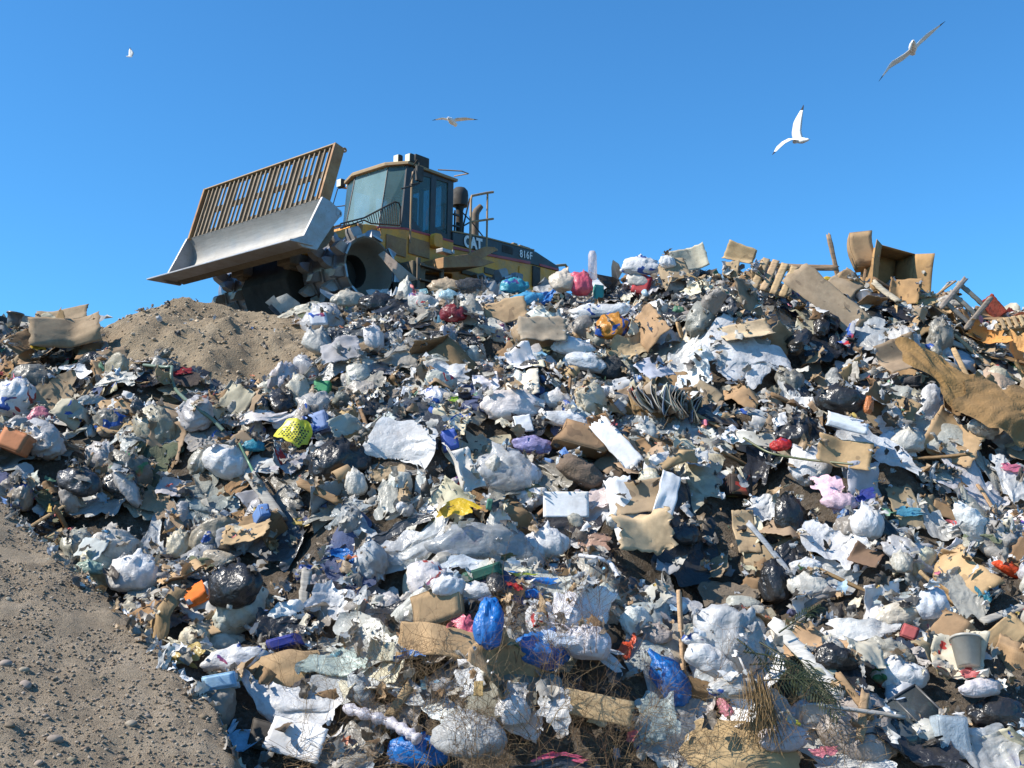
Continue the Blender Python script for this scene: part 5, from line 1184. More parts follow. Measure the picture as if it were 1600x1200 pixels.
        if q < 0.35:
            a = r.uniform(0.022, 0.045); L = a * r.uniform(4, 7); V, F = g_lathe([(0, -L / 2), (a * 0.9, -L / 2), (a, -L * 0.45), (a, L * 0.15), (a * 0.85, L * 0.28), (a * 0.35, L * 0.40), (a * 0.35, L / 2), (0, L / 2)], 14)
            nm, ct, word = 'plastic_bottle', 'plastic bottle', 'bottle'
        elif q < 0.65:
            a = r.uniform(0.03, 0.055); L = a * 2.4; V, F = g_lathe([(0, -L / 2), (a * 0.72, -L / 2), (a, L / 2), (a * 0.93, L / 2), (a * 0.66, -L / 2 + 0.004), (0, -L / 2 + 0.004)], 16); nm, ct, word = 'drink_cup', 'cup', 'drink cup'
        else:
            a = r.uniform(0.08, 0.17); b, _ = g_box(r, a, a * r.uniform(0.5, 1.2), a * r.uniform(0.3, 0.9), False, squash=0.25); V, F = join(b); nm, ct, word = 'carton', 'carton', 'carton'
        mt = 'hard' if word != 'carton' else 'paper'; R = rand_rot(r, 1.5); lift = 0.07; w_ = 0.12
    COUNT[nm] = COUNT.get(nm, 0) + 1
    if COUNT[nm] > LIMITS.get(nm, 150): return
    pos = p + np.array([0, -0.5, 0.8]) * lift
    Vw = V @ R.T + pos
    if nm in ('cardboard_sheet', 'paper_sheet', 'wooden_plank'):
        dd = float(np.clip(np.percentile(Hs(Vw[:, 0], Vw[:, 1]) - Vw[:, 2], 62), 0, 0.12)); q_ = np.array([0, -0.6, 0.7]) * dd; pos = pos + q_; Vw = Vw + q_
    if nm in ('plastic_film', 'rag', 'black_plastic_sheet'): Vw = drape(Vw, 0.45, 0.02)
    base = np.array([pos[0], pos[1], Vw[:, 2].min()])
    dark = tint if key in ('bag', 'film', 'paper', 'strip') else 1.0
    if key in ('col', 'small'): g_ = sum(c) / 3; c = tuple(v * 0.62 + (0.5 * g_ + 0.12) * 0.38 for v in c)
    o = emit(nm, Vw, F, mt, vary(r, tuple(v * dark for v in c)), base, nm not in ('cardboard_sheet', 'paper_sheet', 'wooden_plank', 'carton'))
    o['category'] = ct; PLACED.append((o, word, cn, w_))
rf = np.random.RandomState(77)
NFILL = 1800
for i in range(NFILL):
    for t in range(30):
        x, y, z, px, py = sample_point(rf)
        if masked(px, py, 0.55) and i > NFILL * 0.5: continue
        break
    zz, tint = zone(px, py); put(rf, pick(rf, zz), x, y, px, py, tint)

# ------------------------------------------------------------------ the pieces one can point to
for a, k in HEROES: hero(*a, **k)

# ------------------------------------------------------------------ small scraps nobody could count, in one object
def litter(n, seed, xr, yr, test, name, kinddata, size, Bf, matn='scrap', m=5):
    r = np.random.RandomState(seed); Vs = []; Fs = []; Cs = []; b = 0
    gq = gridfaces(m, m); U, W = np.meshgrid(np.linspace(-1, 1, m), np.linspace(-1, 1, m), indexing='ij'); U = U.ravel(); W = W.ravel()
    cnt = 0
    while cnt < n:
        x = r.uniform(*xr); y = r.uniform(*yr); z = float(Hs(x, y, Bf)); px, py = project((x, y, z))
        if not test(x, y, float(px), float(py), r): cnt += 0.02; continue
        cnt += 1
        s = size[0] + (size[1] - size[0]) * r.rand() ** 2.2; a = r.uniform(0.25, 1)
        u, v = blobify(r, U, W, 0.4); P = np.stack([u * s, v * s * a, 0 * u], 1); Q = np.stack([u, v, u * v], 1)
        P[:, 2] += s * 0.8 * crumple(Q, r, 0.7, 3); P[:, 0] += s * 0.4 * crumple(Q, r, 1.1, 2)
        R = frame_rot(-math.pi / 2 + SLOPE_LEAN + 0.55 * r.randn(), r.randn()) @ np.array(Matrix.Rotation(r.rand() * 6.28, 3, 'Z'))
        P = P @ R.T + np.array([x, y - 0.02, z + 0.02 + s * 0.25]); c = kinddata(r, float(px), float(py))
        Vs.append(P); Fs.append(gq + b); Cs.append(np.tile(c, (len(P), 1))); b += len(P)
    me = mesh_np(name, np.concatenate(Vs), np.concatenate(Fs), M[matn], True, colors=np.concatenate(Cs)); o = link(name, me); tag(o, kind='stuff'); return o
def scrap_col(r, px, py):
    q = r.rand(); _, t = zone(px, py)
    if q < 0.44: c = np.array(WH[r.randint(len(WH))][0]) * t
    elif q < 0.62: c = np.array([TAN, BRN, DTAN, (0.2, 0.15, 0.1)][r.randint(4)])
    elif q < 0.80: c = np.array([(0.05, 0.045, 0.04), BLK, DGRY, (0.12, 0.1, 0.08)][r.randint(4)])
    elif q < 0.965: c = np.array([(0.25, 0.24, 0.22), (0.35, 0.33, 0.3), (0.3, 0.34, 0.38)][r.randint(3)])
    else: c = np.array(CC[r.randint(len(CC))][0]) * 0.7 + 0.1
    return np.clip(c * r.uniform(0.75, 1.15), 0.005, 0.85)
def t_main(x, y, px, py, r):
    if y > crest_y(x) + 0.5 or in_poly(px, py, from_poly): return False
    if masked(px, py, 0.9): return r.rand() < 0.06
    if px < 340 and py > np.interp(px, [0, 200, 300, 340], [800, 945, 1045, 1110]) + 30: return False
    return True
litter(13500, 5, (-9.5, 9.5), (8.0, 16.6), t_main, 'scattered_rubbish', scrap_col, (0.015, 0.07), H)
litter(5200, 6, (-13.5, 13.5), (8.0, 17.5), lambda x, y, px, py, r: (abs(x) > 7.0 or y > crest_y(x) + 0.2) and not (140 < px < 460), 'outlying_rubbish', scrap_col, (0.05, 0.33), H, m=7)
def t_mound(x, y, px, py, r): return in_poly(px, py, from_poly) and r.rand() < 0.5
litter(90, 8, (MC[0] - 3, MC[0] + 3), (MC[1] - 3, MC[1] + 3), t_mound, 'mound_litter', scrap_col, (0.02, 0.06), H)

# litter spilling over the edge of the gravel slope, and dirt smeared into the rubbish beside it
def t_edge(x, y, px, py, r):
    yr = np.interp(x, SRX, SRY); return -5.5 < x < -1.7 and abs(y - yr - 0.08) < 0.05 + 0.22 * r.rand() ** 2
litter(420, 31, (-5.5, -1.7), (7.0, 10.4), t_edge, 'slope_edge_litter', scrap_col, (0.015, 0.07), SLOPE)
# stones and clods
def stones(n, seed, xr, yr, Bf, test, name, cols, size, pw=2.5, sub=1, matn='stones', sink=0.3):
    r = np.random.RandomState(seed); V0, F0 = ICO[sub]; Vs = []; Fs = []; Cs = []; b = 0; cnt = 0
    while cnt < n:
        x = r.uniform(*xr); y = r.uniform(*yr); z = float(Hs(x, y, Bf)); px, py = project((x, y, z)); cnt += 1
        if not test(x, y, float(px), float(py)): continue
        s = size[0] + (size[1] - size[0]) * r.rand() ** pw
        P = V0 * (1 + 0.25 * r.randn(len(V0), 1)) * s * np.array([1, r.uniform(0.6, 1), r.uniform(0.5, 0.8)]); P = P @ np.array(Matrix.Rotation(r.rand() * 6.28, 3, 'Z')).T
        Vs.append(P + np.array([x, y, z + s * sink])); Fs.append(F0 + b); b += len(P); Cs.append(np.tile(np.array(cols[r.randint(len(cols))]) * r.uniform(0.75, 1.2), (len(P), 1)))
    o = link(name, mesh_np(name, np.concatenate(Vs), np.concatenate(Fs), M[matn], True, colors=np.concatenate(Cs))); tag(o, kind='stuff'); return o
GC = [(0.26, 0.205, 0.145), (0.20, 0.155, 0.105), (0.30, 0.25, 0.19), (0.21, 0.15, 0.10), (0.29, 0.24, 0.19)]
stones(60000, 21, (-6.5, -1.5), (4.8, 10.2), SLOPE, lambda x, y, px, py: -60 < px < 420 and py < 1260 and vn(np.float64(x * 5), np.float64(y * 5)) < (py - px * 0.7 - 560) / 520, 'gravel', GC, (0.003, 0.016), 4.0)
DC = [(0.36, 0.28, 0.19), (0.30, 0.23, 0.155), (0.42, 0.33, 0.23)]
stones(9000, 22, (MC[0] - 3.2, MC[0] + 3.2), (MC[1] - 3, MC[1] + 3), H, lambda x, y, px, py: in_poly(px, py, from_poly), 'dirt_clods', DC, (0.005, 0.035), 4.5, 1)
STN = [(40, 1072, 14, 'round grey'), (38, 1050, 12, 'flat grey'), (85, 1158, 17, 'pinkish'), (133, 1172, 9, 'small tan'), (112, 1190, 12, 'bluish grey'), (205, 1133, 13, 'pale oblong'), (318, 1122, 11, 'smooth tan'), (190, 1186, 10, 'rough brown'),
       (8, 1040, 14, 'dark grey half buried'), (15, 1135, 12, 'slate grey'), (70, 1120, 8, 'little tan'), (150, 1095, 8, 'squarish brown'), (230, 1120, 7, 'little white'), (28, 920, 7, 'light flat'), (14, 938, 8, 'wide beige'), (160, 1060, 7, 'little dark'),
       (270, 1160, 8, 'speckled grey'), (60, 1195, 11, 'orange tinted')]
for px, py, rr_, nmn in STN:
    p = hit(px, py, SLOPE, 3.5, 10.4); s = 0.62 * rr_ * p[1] / FPX; r = np.random.RandomState(px * 3 + py)
    V, F = ICO[3]; V = V * (1 + 0.22 * crumple(V, r, 0.5, 4))[:, None] * s * np.array([1.15, 0.9, 0.7])
    pos = p + np.array([0, 0, s * 0.25]); o = emit('stone', V @ rand_rot(r, 0.5).T + pos, F, 'stone', vary(r, GC[r.randint(5)]), pos - np.array([0, 0, s * 0.7]), True, buf=False)
    tag(o, nmn + ' stone lying on the gravelly dirt slope', 'stone', 'stones on the dirt slope')

# ------------------------------------------------------------------ particular things
def on_px(px, py, up=0.03):
    p = hit(px, py); return p + np.array([0, -0.6, 0.8]) * up
def hose(pts, rad, color, label, phrase, name='garden_hose', cat='hose', up=0.06, mat='hard'):
    P = np.array([on_px(a, b, up) for a, b in pts]); t = np.linspace(0, len(P) - 1, len(P) * 5)
    Q = np.stack([np.interp(t, np.arange(len(P)), P[:, i]) for i in range(3)], 1)
    for _ in range(3): Q[1:-1] = (Q[:-2] + 2 * Q[1:-1] + Q[2:]) / 4
    V, F = g_tube(list(Q), rad); base = Q[len(Q) // 2] * 1.0; base[2] -= max(rad) if isinstance(rad, list) else rad
    o = emit(name, V, F, mat, color, base, True, buf=False); tag(o, label, cat); m = len(pts) // 2; HERO.append((o, pts[m][0], pts[m][1], phrase)); return o
hose([(226, 577), (262, 581), (271, 579), (268, 592), (274, 615), (300, 640), (333, 662), (350, 680)], 0.022, (0.13, 0.19, 0.14), "long green garden hose curving down below the dirt mound", 'the green hose')
hose([(375, 700), (392, 735), (402, 758)], 0.014, (0.12, 0.28, 0.17), "thin green cord hanging right of the plump white bag", None, 'cord', 'cord')
hose([(540, 1118), (575, 1130), (612, 1142), (640, 1158), (655, 1170)], [0.05 * (0.55 + 0.45 * math.sin(i * 0.9) ** 2) for i in range(25)], (0.78, 0.74, 0.78), "long twisted white plastic strip running to the bottom blue bag", 'the twisted white strip', 'plastic_strip', 'plastic strip', 0.08, 'film')
hose([(1160, 700), (1200, 725), (1260, 735), (1330, 742)], 0.012, (0.10, 0.12, 0.05), "dark cable crossing the right mid slope above the pink striped cloth", None, 'cable', 'cable', 0.12)
hose([(905, 880), (935, 884), (955, 893), (965, 915)], 0.02, (0.62, 0.64, 0.68), "pale curved pipe below the torn black bag", None, 'bent_pipe', 'pipe', 0.08)
# clear upright tube on the crest
p = on_px(926, 436, 0.0); V, F = g_lathe([(0, 0), (0.065, 0), (0.06, 0.34), (0.055, 0.36), (0.04, 0.40), (0.0, 0.41)], 18)
o = emit('plastic_tube', V + p, F, 'clear', (0.80, 0.72, 0.72), p, True, buf=False); tag(o, "clear pinkish tube standing upright on the crest against the sky", 'plastic tube'); HERO.append((o, 926, 420, 'the clear upright tube'))
# small tub at the far left skyline
p = on_px(20, 512, 0.0); V, F = g_lathe([(0, 0), (0.085, 0), (0.095, 0.10), (0.105, 0.20), (0.125, 0.20), (0.125, 0.225), (0.10, 0.225), (0.08, 0.02), (0, 0.02)], 12)
V = V @ np.array(Matrix.Rotation(0.12, 3, 'Y')).T
o = emit('plastic_tub', V + p, F, 'hard', (0.10, 0.105, 0.11), p, False, buf=False); tag(o, "black plastic tub standing on the far left skyline", 'plastic tub'); HERO.append((o, 18, 497, 'the black tub'))
# cardboard tent behind the curved sheet
# slatted crate
def slats(label, phrase, px, py, W, Hh, ang, n, color, name, cat, lean=0.4, gap=0.25, frame=True):
    p = hit(px, py); sc = p[1] / FPX; W *= sc; Hh *= sc; R = frame_rot(lean, -0.15) @ rotz_view(ang); pos = p + np.array([0, -0.08, 0.06])
    root = empty(name, tuple(pos)); tag(root, label, cat); r = np.random.RandomState(px)
    sw = W / n
    for i in range(n):
        V, F = g_plank(r, Hh, sw * (1 - gap), 0.016, False); V = V[:, [2, 1, 0]] + np.array([-W / 2 + sw * (i + 0.5), 0, 0])
        Vw = V @ R.T + pos; o = emit('slat', Vw, F, 'wood', vary(r, color, 0.2), pos, False, parent=root)
    for z in (-0.42, 0.42):
        V, F = g_plank(r, W, 0.05, 0.022, False); V = V + np.array([0, 0.024, z * Hh]); Vw = V @ R.T + pos
        emit('crosspiece', Vw, F, 'wood', vary(r, color, 0.2), pos, False, parent=root)
    HERO.append((root, px, py, phrase)); return root
slats("slatted wooden crate side leaning under the skyline left of the long brown panel", 'the slatted crate', 1208, 442, 62, 62, -22, 4, (0.42, 0.30, 0.17), 'wooden_crate', 'crate')
slats("small slatted crate lying at the right edge of the skyline", None, 1578, 512, 60, 20, 10, 6, (0.46, 0.32, 0.18), 'wooden_crate', 'crate', gap=0.4)
# broken wooden frame
p = hit(1503, 492); pos = p + np.array([0, -0.1, 0.12]); R = frame_rot(0.2, 0.2) @ rotz_view(-45); root = empty('broken_frame', tuple(pos)); tag(root, "broken grey wooden frame tilted on the right skyline", 'wooden frame'); r = np.random.RandomState(4)
for (x, z, L, up) in ((0, -0.24, 0.62, 0), (0, 0.0, 0.60, 0), (0, 0.26, 0.55, 0), (-0.27, 0, 0.75, 1), (0.27, 0.02, 0.80, 1)):
    V, F = g_plank(r, L, 0.085, 0.03, True)
    if up: V = V[:, [2, 1, 0]]; V = V + np.array([0, -0.031, 0])
    V = V * np.array([1, 1, 1]) + np.array([x, 0, z]); emit('slat', (V * 0.75) @ R.T + pos, F, 'wood', vary(r, (0.33, 0.28, 0.22)), pos, False, parent=root)
HERO.append((root, 1503, 492, 'the broken frame'))
# glazed panes
p = hit(1418, 1130); pos = p + np.array([0, -0.07, 0.03]); R = frame_rot(0.75, 0.1) @ rotz_view(28); root = empty('window_panel', tuple(pos)); tag(root, "dark glazed window panel lying tilted at the lower right", 'window'); r = np.random.RandomState(9)
W_, H_ = 0.52, 0.40
b = MB(); b.quad([(-W_ / 2, 0, -H_ / 2), (W_ / 2, 0, -H_ / 2), (W_ / 2, 0, H_ / 2), (-W_ / 2, 0, H_ / 2)], 0.006); emit('pane', np.array(b.v) @ R.T + pos, np.array(b.f), 'pane', DGRY, pos, False, parent=root)
b = MB()
for (x, z, a, c) in ((0, H_ / 2, W_ + 0.012, 0.013), (0, -H_ / 2, W_ + 0.012, 0.013), (W_ / 2, 0, 0.013, H_ - 0.013), (-W_ / 2, 0, 0.013, H_ - 0.013), (0.03, 0, 0.010, H_ - 0.013)): b.box((x, -0.002, z), (a, 0.02, c))
emit('frame', np.array(b.v) @ R.T + pos, np.array(b.f), 'hard', (0.07, 0.075, 0.08), pos, False, parent=root); HERO.append((root, 1418, 1130, 'the glazed panes'))
# fan of newspapers
p = hit(1035, 622); root = empty('newspaper_stack', tuple(p)); tag(root, "sagging stack of newspapers and magazines bulging from the upper slope", 'newspaper stack'); r = np.random.RandomState(31)
for i in range(24):
    t = i / 23; a = -1.25 + 2.0 * t
    V, F = g_card(r, 0.40, 0.30, 1, 0.006, 0.03, 0.02, 8); V = V[:, [1, 0, 2]]
    V[:, 0] += 0.12 * (V[:, 2] / 0.3) ** 2; rr_ = np.array(Matrix.Rotation(a * 0.55, 3, 'Y')); V = V @ rr_.T + np.array([-0.30 + 0.62 * t, -0.05 - 0.10 * math.sin(t * 3.1), -0.04 - 0.15 * t + 0.05])
    emit('newspaper', V + p, F, 'paper', vary(r, [(0.52, 0.46, 0.36), (0.62, 0.60, 0.55), (0.40, 0.34, 0.26), (0.50, 0.42, 0.32), (0.30, 0.34, 0.40)][r.randint(5)], 0.2), p, False, parent=root)
HERO.append((root, 1035, 622, 'the newspaper stack'))
# yellow bag with black dots
p = hit(463, 697); r = np.random.RandomState(12); n = 40
V, F = g_film(r, 0.34, 0.30, 0.09, 0.12, n, 0.5); U_, W_2 = np.meshgrid(np.linspace(-1, 1, n), np.linspace(-1, 1, n), indexing='ij')
ny = len(V) // n; R = frame_rot(0.4, 0.1) @ rotz_view(-30); pos = p + np.array([0, -0.16, 0.13]); Vw = V @ R.T + pos
fc = F.mean(1); cen = V[F].mean(1); q = 0.030
gx_ = np.round(cen[:, 0] / q); off = (gx_ % 2) * 0.5; dz = (cen[:, 2] / q - off); dd = np.hypot(cen[:, 0] / q - gx_, dz - np.round(dz))
mi = ((dd < 0.36) & (np.abs(cen[:, 0]) < 0.13) & (np.abs(cen[:, 2]) < 0.10)).astype(int)
M['dots'] = mat_paint("black_print", (0.02, 0.02, 0.015), 0.4, wear=0.1); M['yprint'] = mat_paint("yellow_print", (0.72, 0.66, 0.04), 0.35, wear=0.35)
me = mesh_np('plastic_bag', Vw - pos, F, [M['yprint'], M['dots']], True, midx=mi); o = link('plastic_bag', me, None, pos); tag(o, "yellow bag with black dots in the left slope", 'plastic bag'); HERO.append((o, 463, 697, 'the yellow dotted bag')); raise_buffer(Vw)
# leaning cardboard pieces against the front drum
for (pts, lab) in (([(591, 398), (600, 392), (652, 436), (630, 445)], "grey-brown cardboard sheet leaning against the compactor's front drum"),):
    c = []
    for a, b_ in pts:
        rr_ = ray(a, b_); c.append(CAM + rr_ / rr_[1] * (16.75 - (b_ - 390) * 0.002))
    c = np.array(c); U, W = np.meshgrid(np.linspace(0, 1, 8), np.linspace(0, 1, 8), indexing='ij'); U = U.reshape(-1, 1); W = W.reshape(-1, 1)
    P = (c[0] * (1 - U) + c[1] * U) * (1 - W) + (c[3] * (1 - U) + c[2] * U) * W; V, F = solid(P, 8, 8, 0.012); base = V[V[:, 2].argmin()].copy()
    o = emit('cardboard_sheet', V, F, 'card', (0.44, 0.34, 0.27), base, False, buf=False); tag(o, lab, 'cardboard'); HERO.append((o, 620, 420, 'the sheet against the drum'))
# green fronds
def frond(r, L):
    b = MB(); pts = [np.array([L * t, 0, 0.18 * L * math.sin(t * 2.2) * 1.0]) for t in np.linspace(0, 1, 9)]; b.tube(pts, [0.006 * (1 - 0.8 * t) + 0.001 for t in np.linspace(0, 1, 9)], 0, 4, False); V = list(b.v); F = list(b.f)
    for i in range(34):
        t = 0.12 + 0.88 * i / 34; s = 1 if i % 2 else -1; o = np.array([L * t, 0, 0.18 * L * math.sin(t * 2.2)]); l = L * 0.30 * (1 - 0.5 * t) * r.uniform(0.8, 1.1); d = unit([0.75, s * 0.8, 0.2 * r.randn() - 0.1]); q = np.cross(d, [0, 0, 1]) * 0.006
        k = len(V); V += [o - q, o + d * l * 0.5 + np.array([0, 0, 0.01]) - q, o + d * l - np.array([0, 0, 0.02]), o + d * l * 0.5 + np.array([0, 0, 0.01]) + q]; F.append((k, k + 1, k + 2, k + 3))
    return np.array([tuple(v) for v in V]), np.array(F)
FR = [(1160, 1030, -35, 0.5, 'upper left'), (1185, 1015, -60, 0.5, 'topmost'), (1200, 1055, -40, 0.55, 'middle'), (1170, 1050, -20, 0.45, 'left'), (1225, 1060, -55, 0.5, 'lower middle'), (1250, 1075, -30, 0.4, 'lower right'), (1215, 1000, 30, 0.4, 'upper right'), (1235, 1030, -70, 0.5, 'right'), (1190, 1075, -10, 0.5, 'lowest'), (1150, 1010, -70, 0.4, 'outermost upper left')]
for px, py, a, L, wd in FR:
    r = np.random.RandomState(px + py); V, F = frond(r, L); p = on_px(px, py, 0.07); R = frame_rot(0.7, 0) @ rotz_view(a) @ np.array(Matrix.Rotation(r.randn() * 0.4 + 1.2, 3, 'X'))
    o = emit('palm_frond', V @ R.T + p, F, 'leaf', vary(r, (0.045, 0.06, 0.026), 0.3), p, True, buf=False); tag(o, wd + " cut green frond in the bunch beside the weathered white board", 'frond', 'cut green fronds')
HERO.append((o, 1190, 1040, 'the green fronds'))
# straw bundle
r = np.random.RandomState(40); p = on_px(1186, 1112, 0.05); b = MB()
for i in range(120):
    a = r.randn() * 0.22; o_ = p + np.array([r.randn() * 0.05, -0.03 * r.rand(), 0.04 * r.randn()]); b.tube([o_ + np.array([-0.02, 0, 0.16]), o_ + np.array([0.10 * a, -0.03, 0.0]), o_ + np.array([0.45 * a, -0.02, -0.20 + 0.05 * r.randn()])], 0.0022, 0, 3, False)
o = emit('straw_bundle', np.array(b.v), np.array(b.f), 'straw', (0.36, 0.24, 0.12), p, True, buf=False); tag(o, "brown straw bundle left of the yellow packet", 'straw bundle'); HERO.append((o, 1186, 1112, 'the straw bundle'))

# ------------------------------------------------------------------ dry weeds along the foot of the heap
def weed_mesh(seed, h):
    r = np.random.RandomState(seed); b = MB()
    def br(p, d, L, rad, lv):
        n = 5; pts = [p]; q = np.array(p, float); dd = np.array(d, float)
        for i in range(n):
            dd = unit(dd + 0.16 * r.randn(3) + np.array([0, 0, 0.03])); q = q + dd * L / n; pts.append(q.copy())
            if lv > 0 and i > 0:
                for _ in range(r.randint(1, 3)):
                    s = unit(dd + 0.9 * r.randn(3)); br(q, s, L * r.uniform(0.3, 0.55), rad * 0.6, lv - 1)
        b.tube(pts, [rad * (1 - 0.6 * i / n) for i in range(n + 1)], 0, 3, False)
    for s in range(r.randint(2, 5)): br(np.array([0.04 * r.randn(), 0.04 * r.randn(), -0.03]), unit([0.35 * r.randn(), 0.3 * r.randn(), 1]), h * r.uniform(0.7, 1), 0.0024, 2)
    V = np.array(b.v); F = np.array(b.f); return mesh_np('dry_weed', V, F, M['straw'], True)
WM = [weed_mesh(50 + i, h) for i, h in enumerate((0.55, 0.7, 0.45, 0.8, 0.6, 0.5))]
rw = np.random.RandomState(99); WEEDS = []
for i in range(62):
    while True:
        px = rw.normal(800, 230); py = rw.uniform(985, 1235) - 0
        if 455 < px < 1330 and (py > 1050 or rw.rand() < 0.45): break
    p = hit(px, py); me = WM[rw.randint(len(WM))]; o = link('dry_weed', me, None, p - np.array([0, 0.02, 0.05])); s = rw.uniform(0.6, 1.15); o.scale = (s, s, s); o.rotation_euler = (0.25 * rw.randn(), 0.25 * rw.randn(), rw.rand() * 6.28)
    o.color = (*vary(rw, [(0.20, 0.13, 0.07), (0.30, 0.21, 0.12), (0.14, 0.09, 0.055)][rw.randint(3)], 0.2), 1); o['category'] = 'weed'; WEEDS.append((o, px, py))
# matted dead grass at the foot
r = np.random.RandomState(61); b = MB()
GP = [(470, 1185, 60, 26), (640, 1130, 90, 30), (560, 1190, 90, 25), (900, 1150, 140, 50), (760, 1200, 160, 20), (1060, 1130, 80, 60), (1150, 1110, 50, 40), (1310, 1160, 60, 40), (1010, 1190, 120, 20)]
for i in range(750):
    cx, cy, sx, sy = GP[r.randint(len(GP))]; px = cx + r.randn() * sx * 0.6; py = min(1225, cy + r.randn() * sy * 0.6); p = hit(px, py, None, 6.5, 14); L = r.uniform(0.06, 0.22); d = unit([r.randn(), 0.5 * r.randn() - 0.2, 0.5 + 0.5 * r.randn()])
    b.tube([p, p + d * L * 0.5, p + d * L + np.array([0.02 * r.randn(), 0, -0.04 * r.rand()])], 0.0015, 0, 3, False)
o = emit('dead_grass', np.array(b.v), np.array(b.f), 'straw', (0.30, 0.21, 0.12), np.array([0, 8.5, 0.0]), True, buf=False); tag(o, kind='stuff')

# ------------------------------------------------------------------ gulls
def gull(label, P, dist, span_px, body_mul=1.0):
    """P: picture points: left tip, left wrist, left root, right root, right wrist, right tip, head, tail; one continuous body-and-wings mesh"""
    def W3(q, dy=0.0):
        rr_ = ray(q[0], q[1]); return CAM + rr_ / rr_[1] * (dist + dy)
    lt, lw, lr, rr2, rw_, rt, hd, tl = [np.array(W3(p[:2], p[2] if len(p) > 2 else 0)) for p in P]
    V = []; F = []; MI = []
    ax = unit(hd - tl); L = np.linalg.norm(hd - tl); view = unit(W3(P[2]) - CAM)
    # body: lathe along tail -> head
    prof = [(0.0, 0.004), (0.06, 0.045), (0.16, 0.055), (0.28, 0.075), (0.45, 0.115), (0.60, 0.13), (0.74, 0.11), (0.84, 0.075), (0.90, 0.072), (0.96, 0.055), (1.0, 0.02)]
    a = unit(np.cross(ax, view)); c = np.cross(a, ax); K = 12
    for t, rr_ in prof:
        for j in range(K):
            q = 2 * math.pi * j / K; fl = 0.45 if t < 0.2 else 1; V.append(tl + ax * L * t + rr_ * L * (a * math.cos(q) * (1.6 if t < 0.2 else 1) + c * math.sin(q) * fl) * body_mul)
    for i in range(len(prof) - 1):
        for j in range(K): F.append((i * K + j, i * K + (j + 1) % K, (i + 1) * K + (j + 1) % K, (i + 1) * K + j)); MI.append(0)
    # wings: ribbons with thickness, chord towards the tail
    bc = tl + ax * L * 0.60
    for pts in ((lr, lw, lt), (rr2, rw_, rt)):
        back = -ax; ctrl = [bc, pts[0], pts[1], pts[2]]; n = 14; base = len(V); span = sum(np.linalg.norm(ctrl[i + 1] - ctrl[i]) for i in range(3))
        cum = [0]
        for i in range(3): cum.append(cum[-1] + np.linalg.norm(ctrl[i + 1] - ctrl[i]))
        for i in range(n + 1):
            t = i / n; s = t * cum[-1]; k = max(j for j in range(3) if cum[j] <= s + 1e-9); f = (s - cum[k]) / max(1e-6, cum[k + 1] - cum[k]); q = ctrl[k] * (1 - f) + ctrl[k + 1] * f
            ch = span * CH * (1.05 - 0.25 * t if t < 0.55 else max(0.08, 0.9125 - 0.95 * (t - 0.55) / 0.45 * 0.9)); d = unit(ctrl[-1] - ctrl[0]); bk = unit(back - d * back.dot(d) * (1 if t < .6 else 0.4)); nn = unit(np.cross(d, bk)); th = span * 0.018 * (1.1 - t)
            for (u, v) in ((-0.15, 0), (0.15, 1), (0.55, 0.7), (0.95, 0.05), (0.55, -0.2), (0.15, -0.5)): V.append(q + bk * ch * u + nn * th * v * 1.5)
        for i in range(n):
            for j in range(6): F.append((base + i * 6 + j, base + i * 6 + (j + 1) % 6, base + (i + 1) * 6 + (j + 1) % 6, base + (i + 1) * 6 + j)); MI.append(1 if (i + 0.5) / n > 0.84 else 0)
        F.append(tuple(base + n * 6 + j for j in (0, 1, 2, 3))); MI.append(1)
    # beak
    b0 = len(V); V += [hd + a * 0.018 * L, hd + c * 0.018 * L, hd - a * 0.018 * L, hd - c * 0.018 * L, hd + ax * 0.10 * L - np.array([0, 0, 0.02 * L])]; F += [(b0 + j, b0 + (j + 1) % 4, b0 + 4, b0 + 4) for j in range(4)]; MI += [2] * 4
    V = np.array(V); pos = V.mean(0)
    me = bpy.data.meshes.new('gull'); me.from_pydata([tuple(v - pos) for v in V], [], [tuple(dict.fromkeys(f)) for f in F])
    for m_ in ('bird', 'birdblack', 'beak'): me.materials.append(M[m_])
    me.polygons.foreach_set("material_index", MI); me.polygons.foreach_set("use_smooth", [True] * len(me.polygons))
    bm = bmesh.new(); bm.from_mesh(me); bmesh.ops.recalc_face_normals(bm, faces=bm.faces); bm.to_mesh(me); bm.free(); me.update()
    o = link('gull', me, None, pos); tag(o, label, 'gull', 'gulls in the sky')
CH = 0.26
gull("gull gliding at the top right corner with wings stretched diagonally", [(1373, 127), (1392, 98), (1413, 85), (1428, 74), (1445, 56), (1477, 33), (1427, 64, -0.3), (1426, 87, 0.25)], 17, 0, 0.9)
gull("gull banking right with one wing straight up and black wingtips", [(1207, 242), (1226, 224), (1238, 218), (1250, 206), (1252, 186), (1256, 164), (1264, 218, -0.1), (1238, 222, 0.1)], 17, 0, 1.25)
gull("gull gliding level above the compactor with drooping wings", [(675, 188), (690, 184), (705, 186), (712, 185), (728, 184), (747, 187), (700, 184, -0.3), (714, 197, 0.2)], 25, 0, 1.1)
CH = 0.35
gull("tiny distant gull high at the upper left with wings held up", [(203, 74), (202, 79), (202, 86), (203, 86), (205, 82), (204, 76), (197, 88), (207, 89)], 42, 0, 0.8)

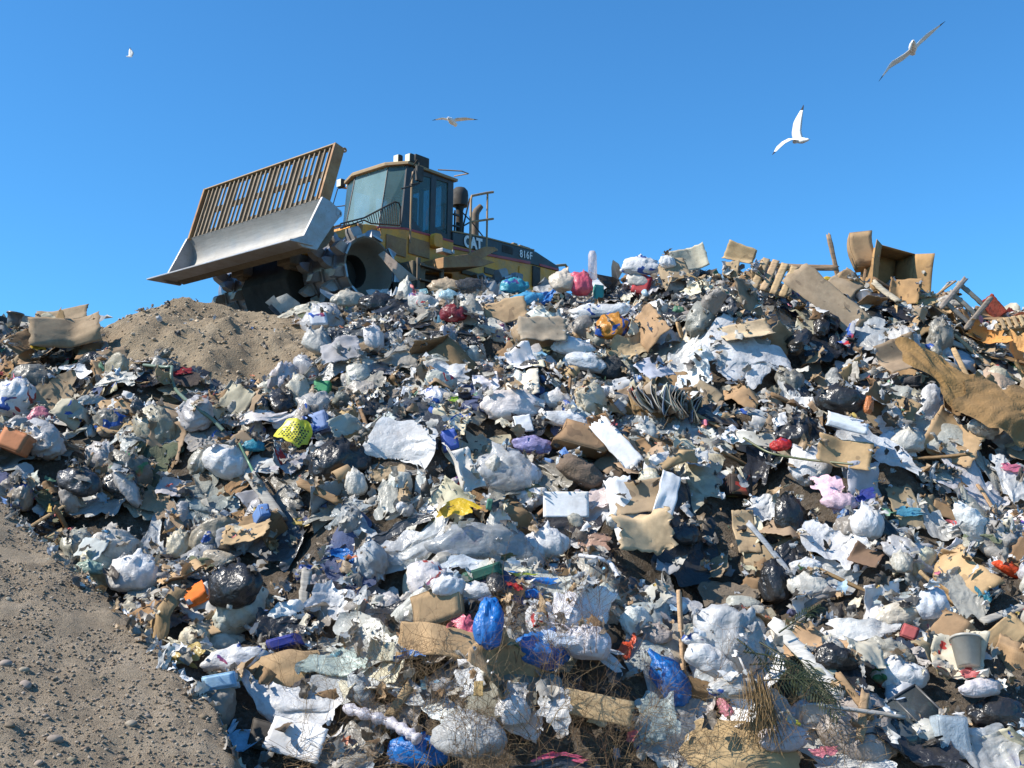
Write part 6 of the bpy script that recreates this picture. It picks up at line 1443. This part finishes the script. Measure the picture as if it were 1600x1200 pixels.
# ------------------------------------------------------------------ labels of the loose pieces: where each lies from the nearest landmark
LM = [(px, py, ph) for (o, px, py, ph) in HERO if ph] + [(300, 530, 'the dirt mound')]
lx = np.array([a[0] for a in LM]); ly = np.array([a[1] for a in LM])
def direction(dx, dy):
    a = (math.degrees(math.atan2(-dy, dx)) + 360) % 360
    return ['right of', 'up to the right of', 'above', 'up to the left of', 'left of', 'down to the left of', 'below', 'down to the right of'][int((a + 22.5) // 45) % 8]
groups = {}
for o, word, cn, w_ in PLACED:
    b = np.array(o.location) + np.array([0, 0, 0.1]); px, py = project(b); i = int(np.argmin((lx - px) ** 2 + (ly - py) ** 2)); dx, dy = px - lx[i], py - ly[i]; d = math.hypot(dx, dy)
    size = 'tiny' if w_ < 0.16 else 'small' if w_ < 0.30 else 'mid-sized' if w_ < 0.45 else 'large'
    groups.setdefault((f"{size} {cn} {word}", direction(dx, dy), LM[i][2]), []).append((d, o))
ORD = ['nearest', 'second', 'third', 'fourth', 'fifth', 'sixth', 'seventh', 'eighth', 'ninth', 'tenth', 'eleventh', 'twelfth']
GRP = {'plastic_bag': 'loose plastic bags on the hill', 'plastic_film': 'pieces of plastic film on the hill', 'trash_bag': 'black trash bags on the hill', 'black_plastic_sheet': 'black plastic scraps on the hill', 'cardboard_sheet': 'cardboard pieces on the hill',
       'paper_sheet': 'crumpled papers on the hill', 'rag': 'rags on the hill', 'wooden_plank': 'sticks and planks on the hill', 'plastic_bottle': 'bottles in the rubbish', 'drink_cup': 'cups in the rubbish', 'carton': 'small cartons in the rubbish'}
for (a, dr, ph), L_ in groups.items():
    L_.sort(key=lambda t: t[0])
    for k, (d, o) in enumerate(L_):
        t = (f"{a} {dr} {ph}" if len(L_) == 1 else f"{ORD[min(k, len(ORD) - 1)]} {a} {dr} {ph}")
        while len(t.split()) > 16: t = t.replace('up to the ', 'above-').replace('down to the ', 'below-') if 'to the' in t else ' '.join(t.split()[:-1])
        o['label'] = t; o['group'] = GRP[o.name.split('.')[0]]
seen = {}
for o, px, py in WEEDS:
    i = int(np.argmin((lx - px) ** 2 + (ly - py) ** 2)); dr = direction(px - lx[i], py - ly[i]); seen.setdefault((dr, LM[i][2]), []).append((math.hypot(px - lx[i], py - ly[i]), o))
for (dr, ph), L_ in seen.items():
    L_.sort(key=lambda t: t[0])
    for k, (d, o) in enumerate(L_): o['label'] = (f"dry branching weed {dr} {ph}" if len(L_) == 1 else f"{ORD[min(k, 11)]} dry branching weed {dr} {ph}"); o['group'] = 'dry weeds at the foot of the heap'
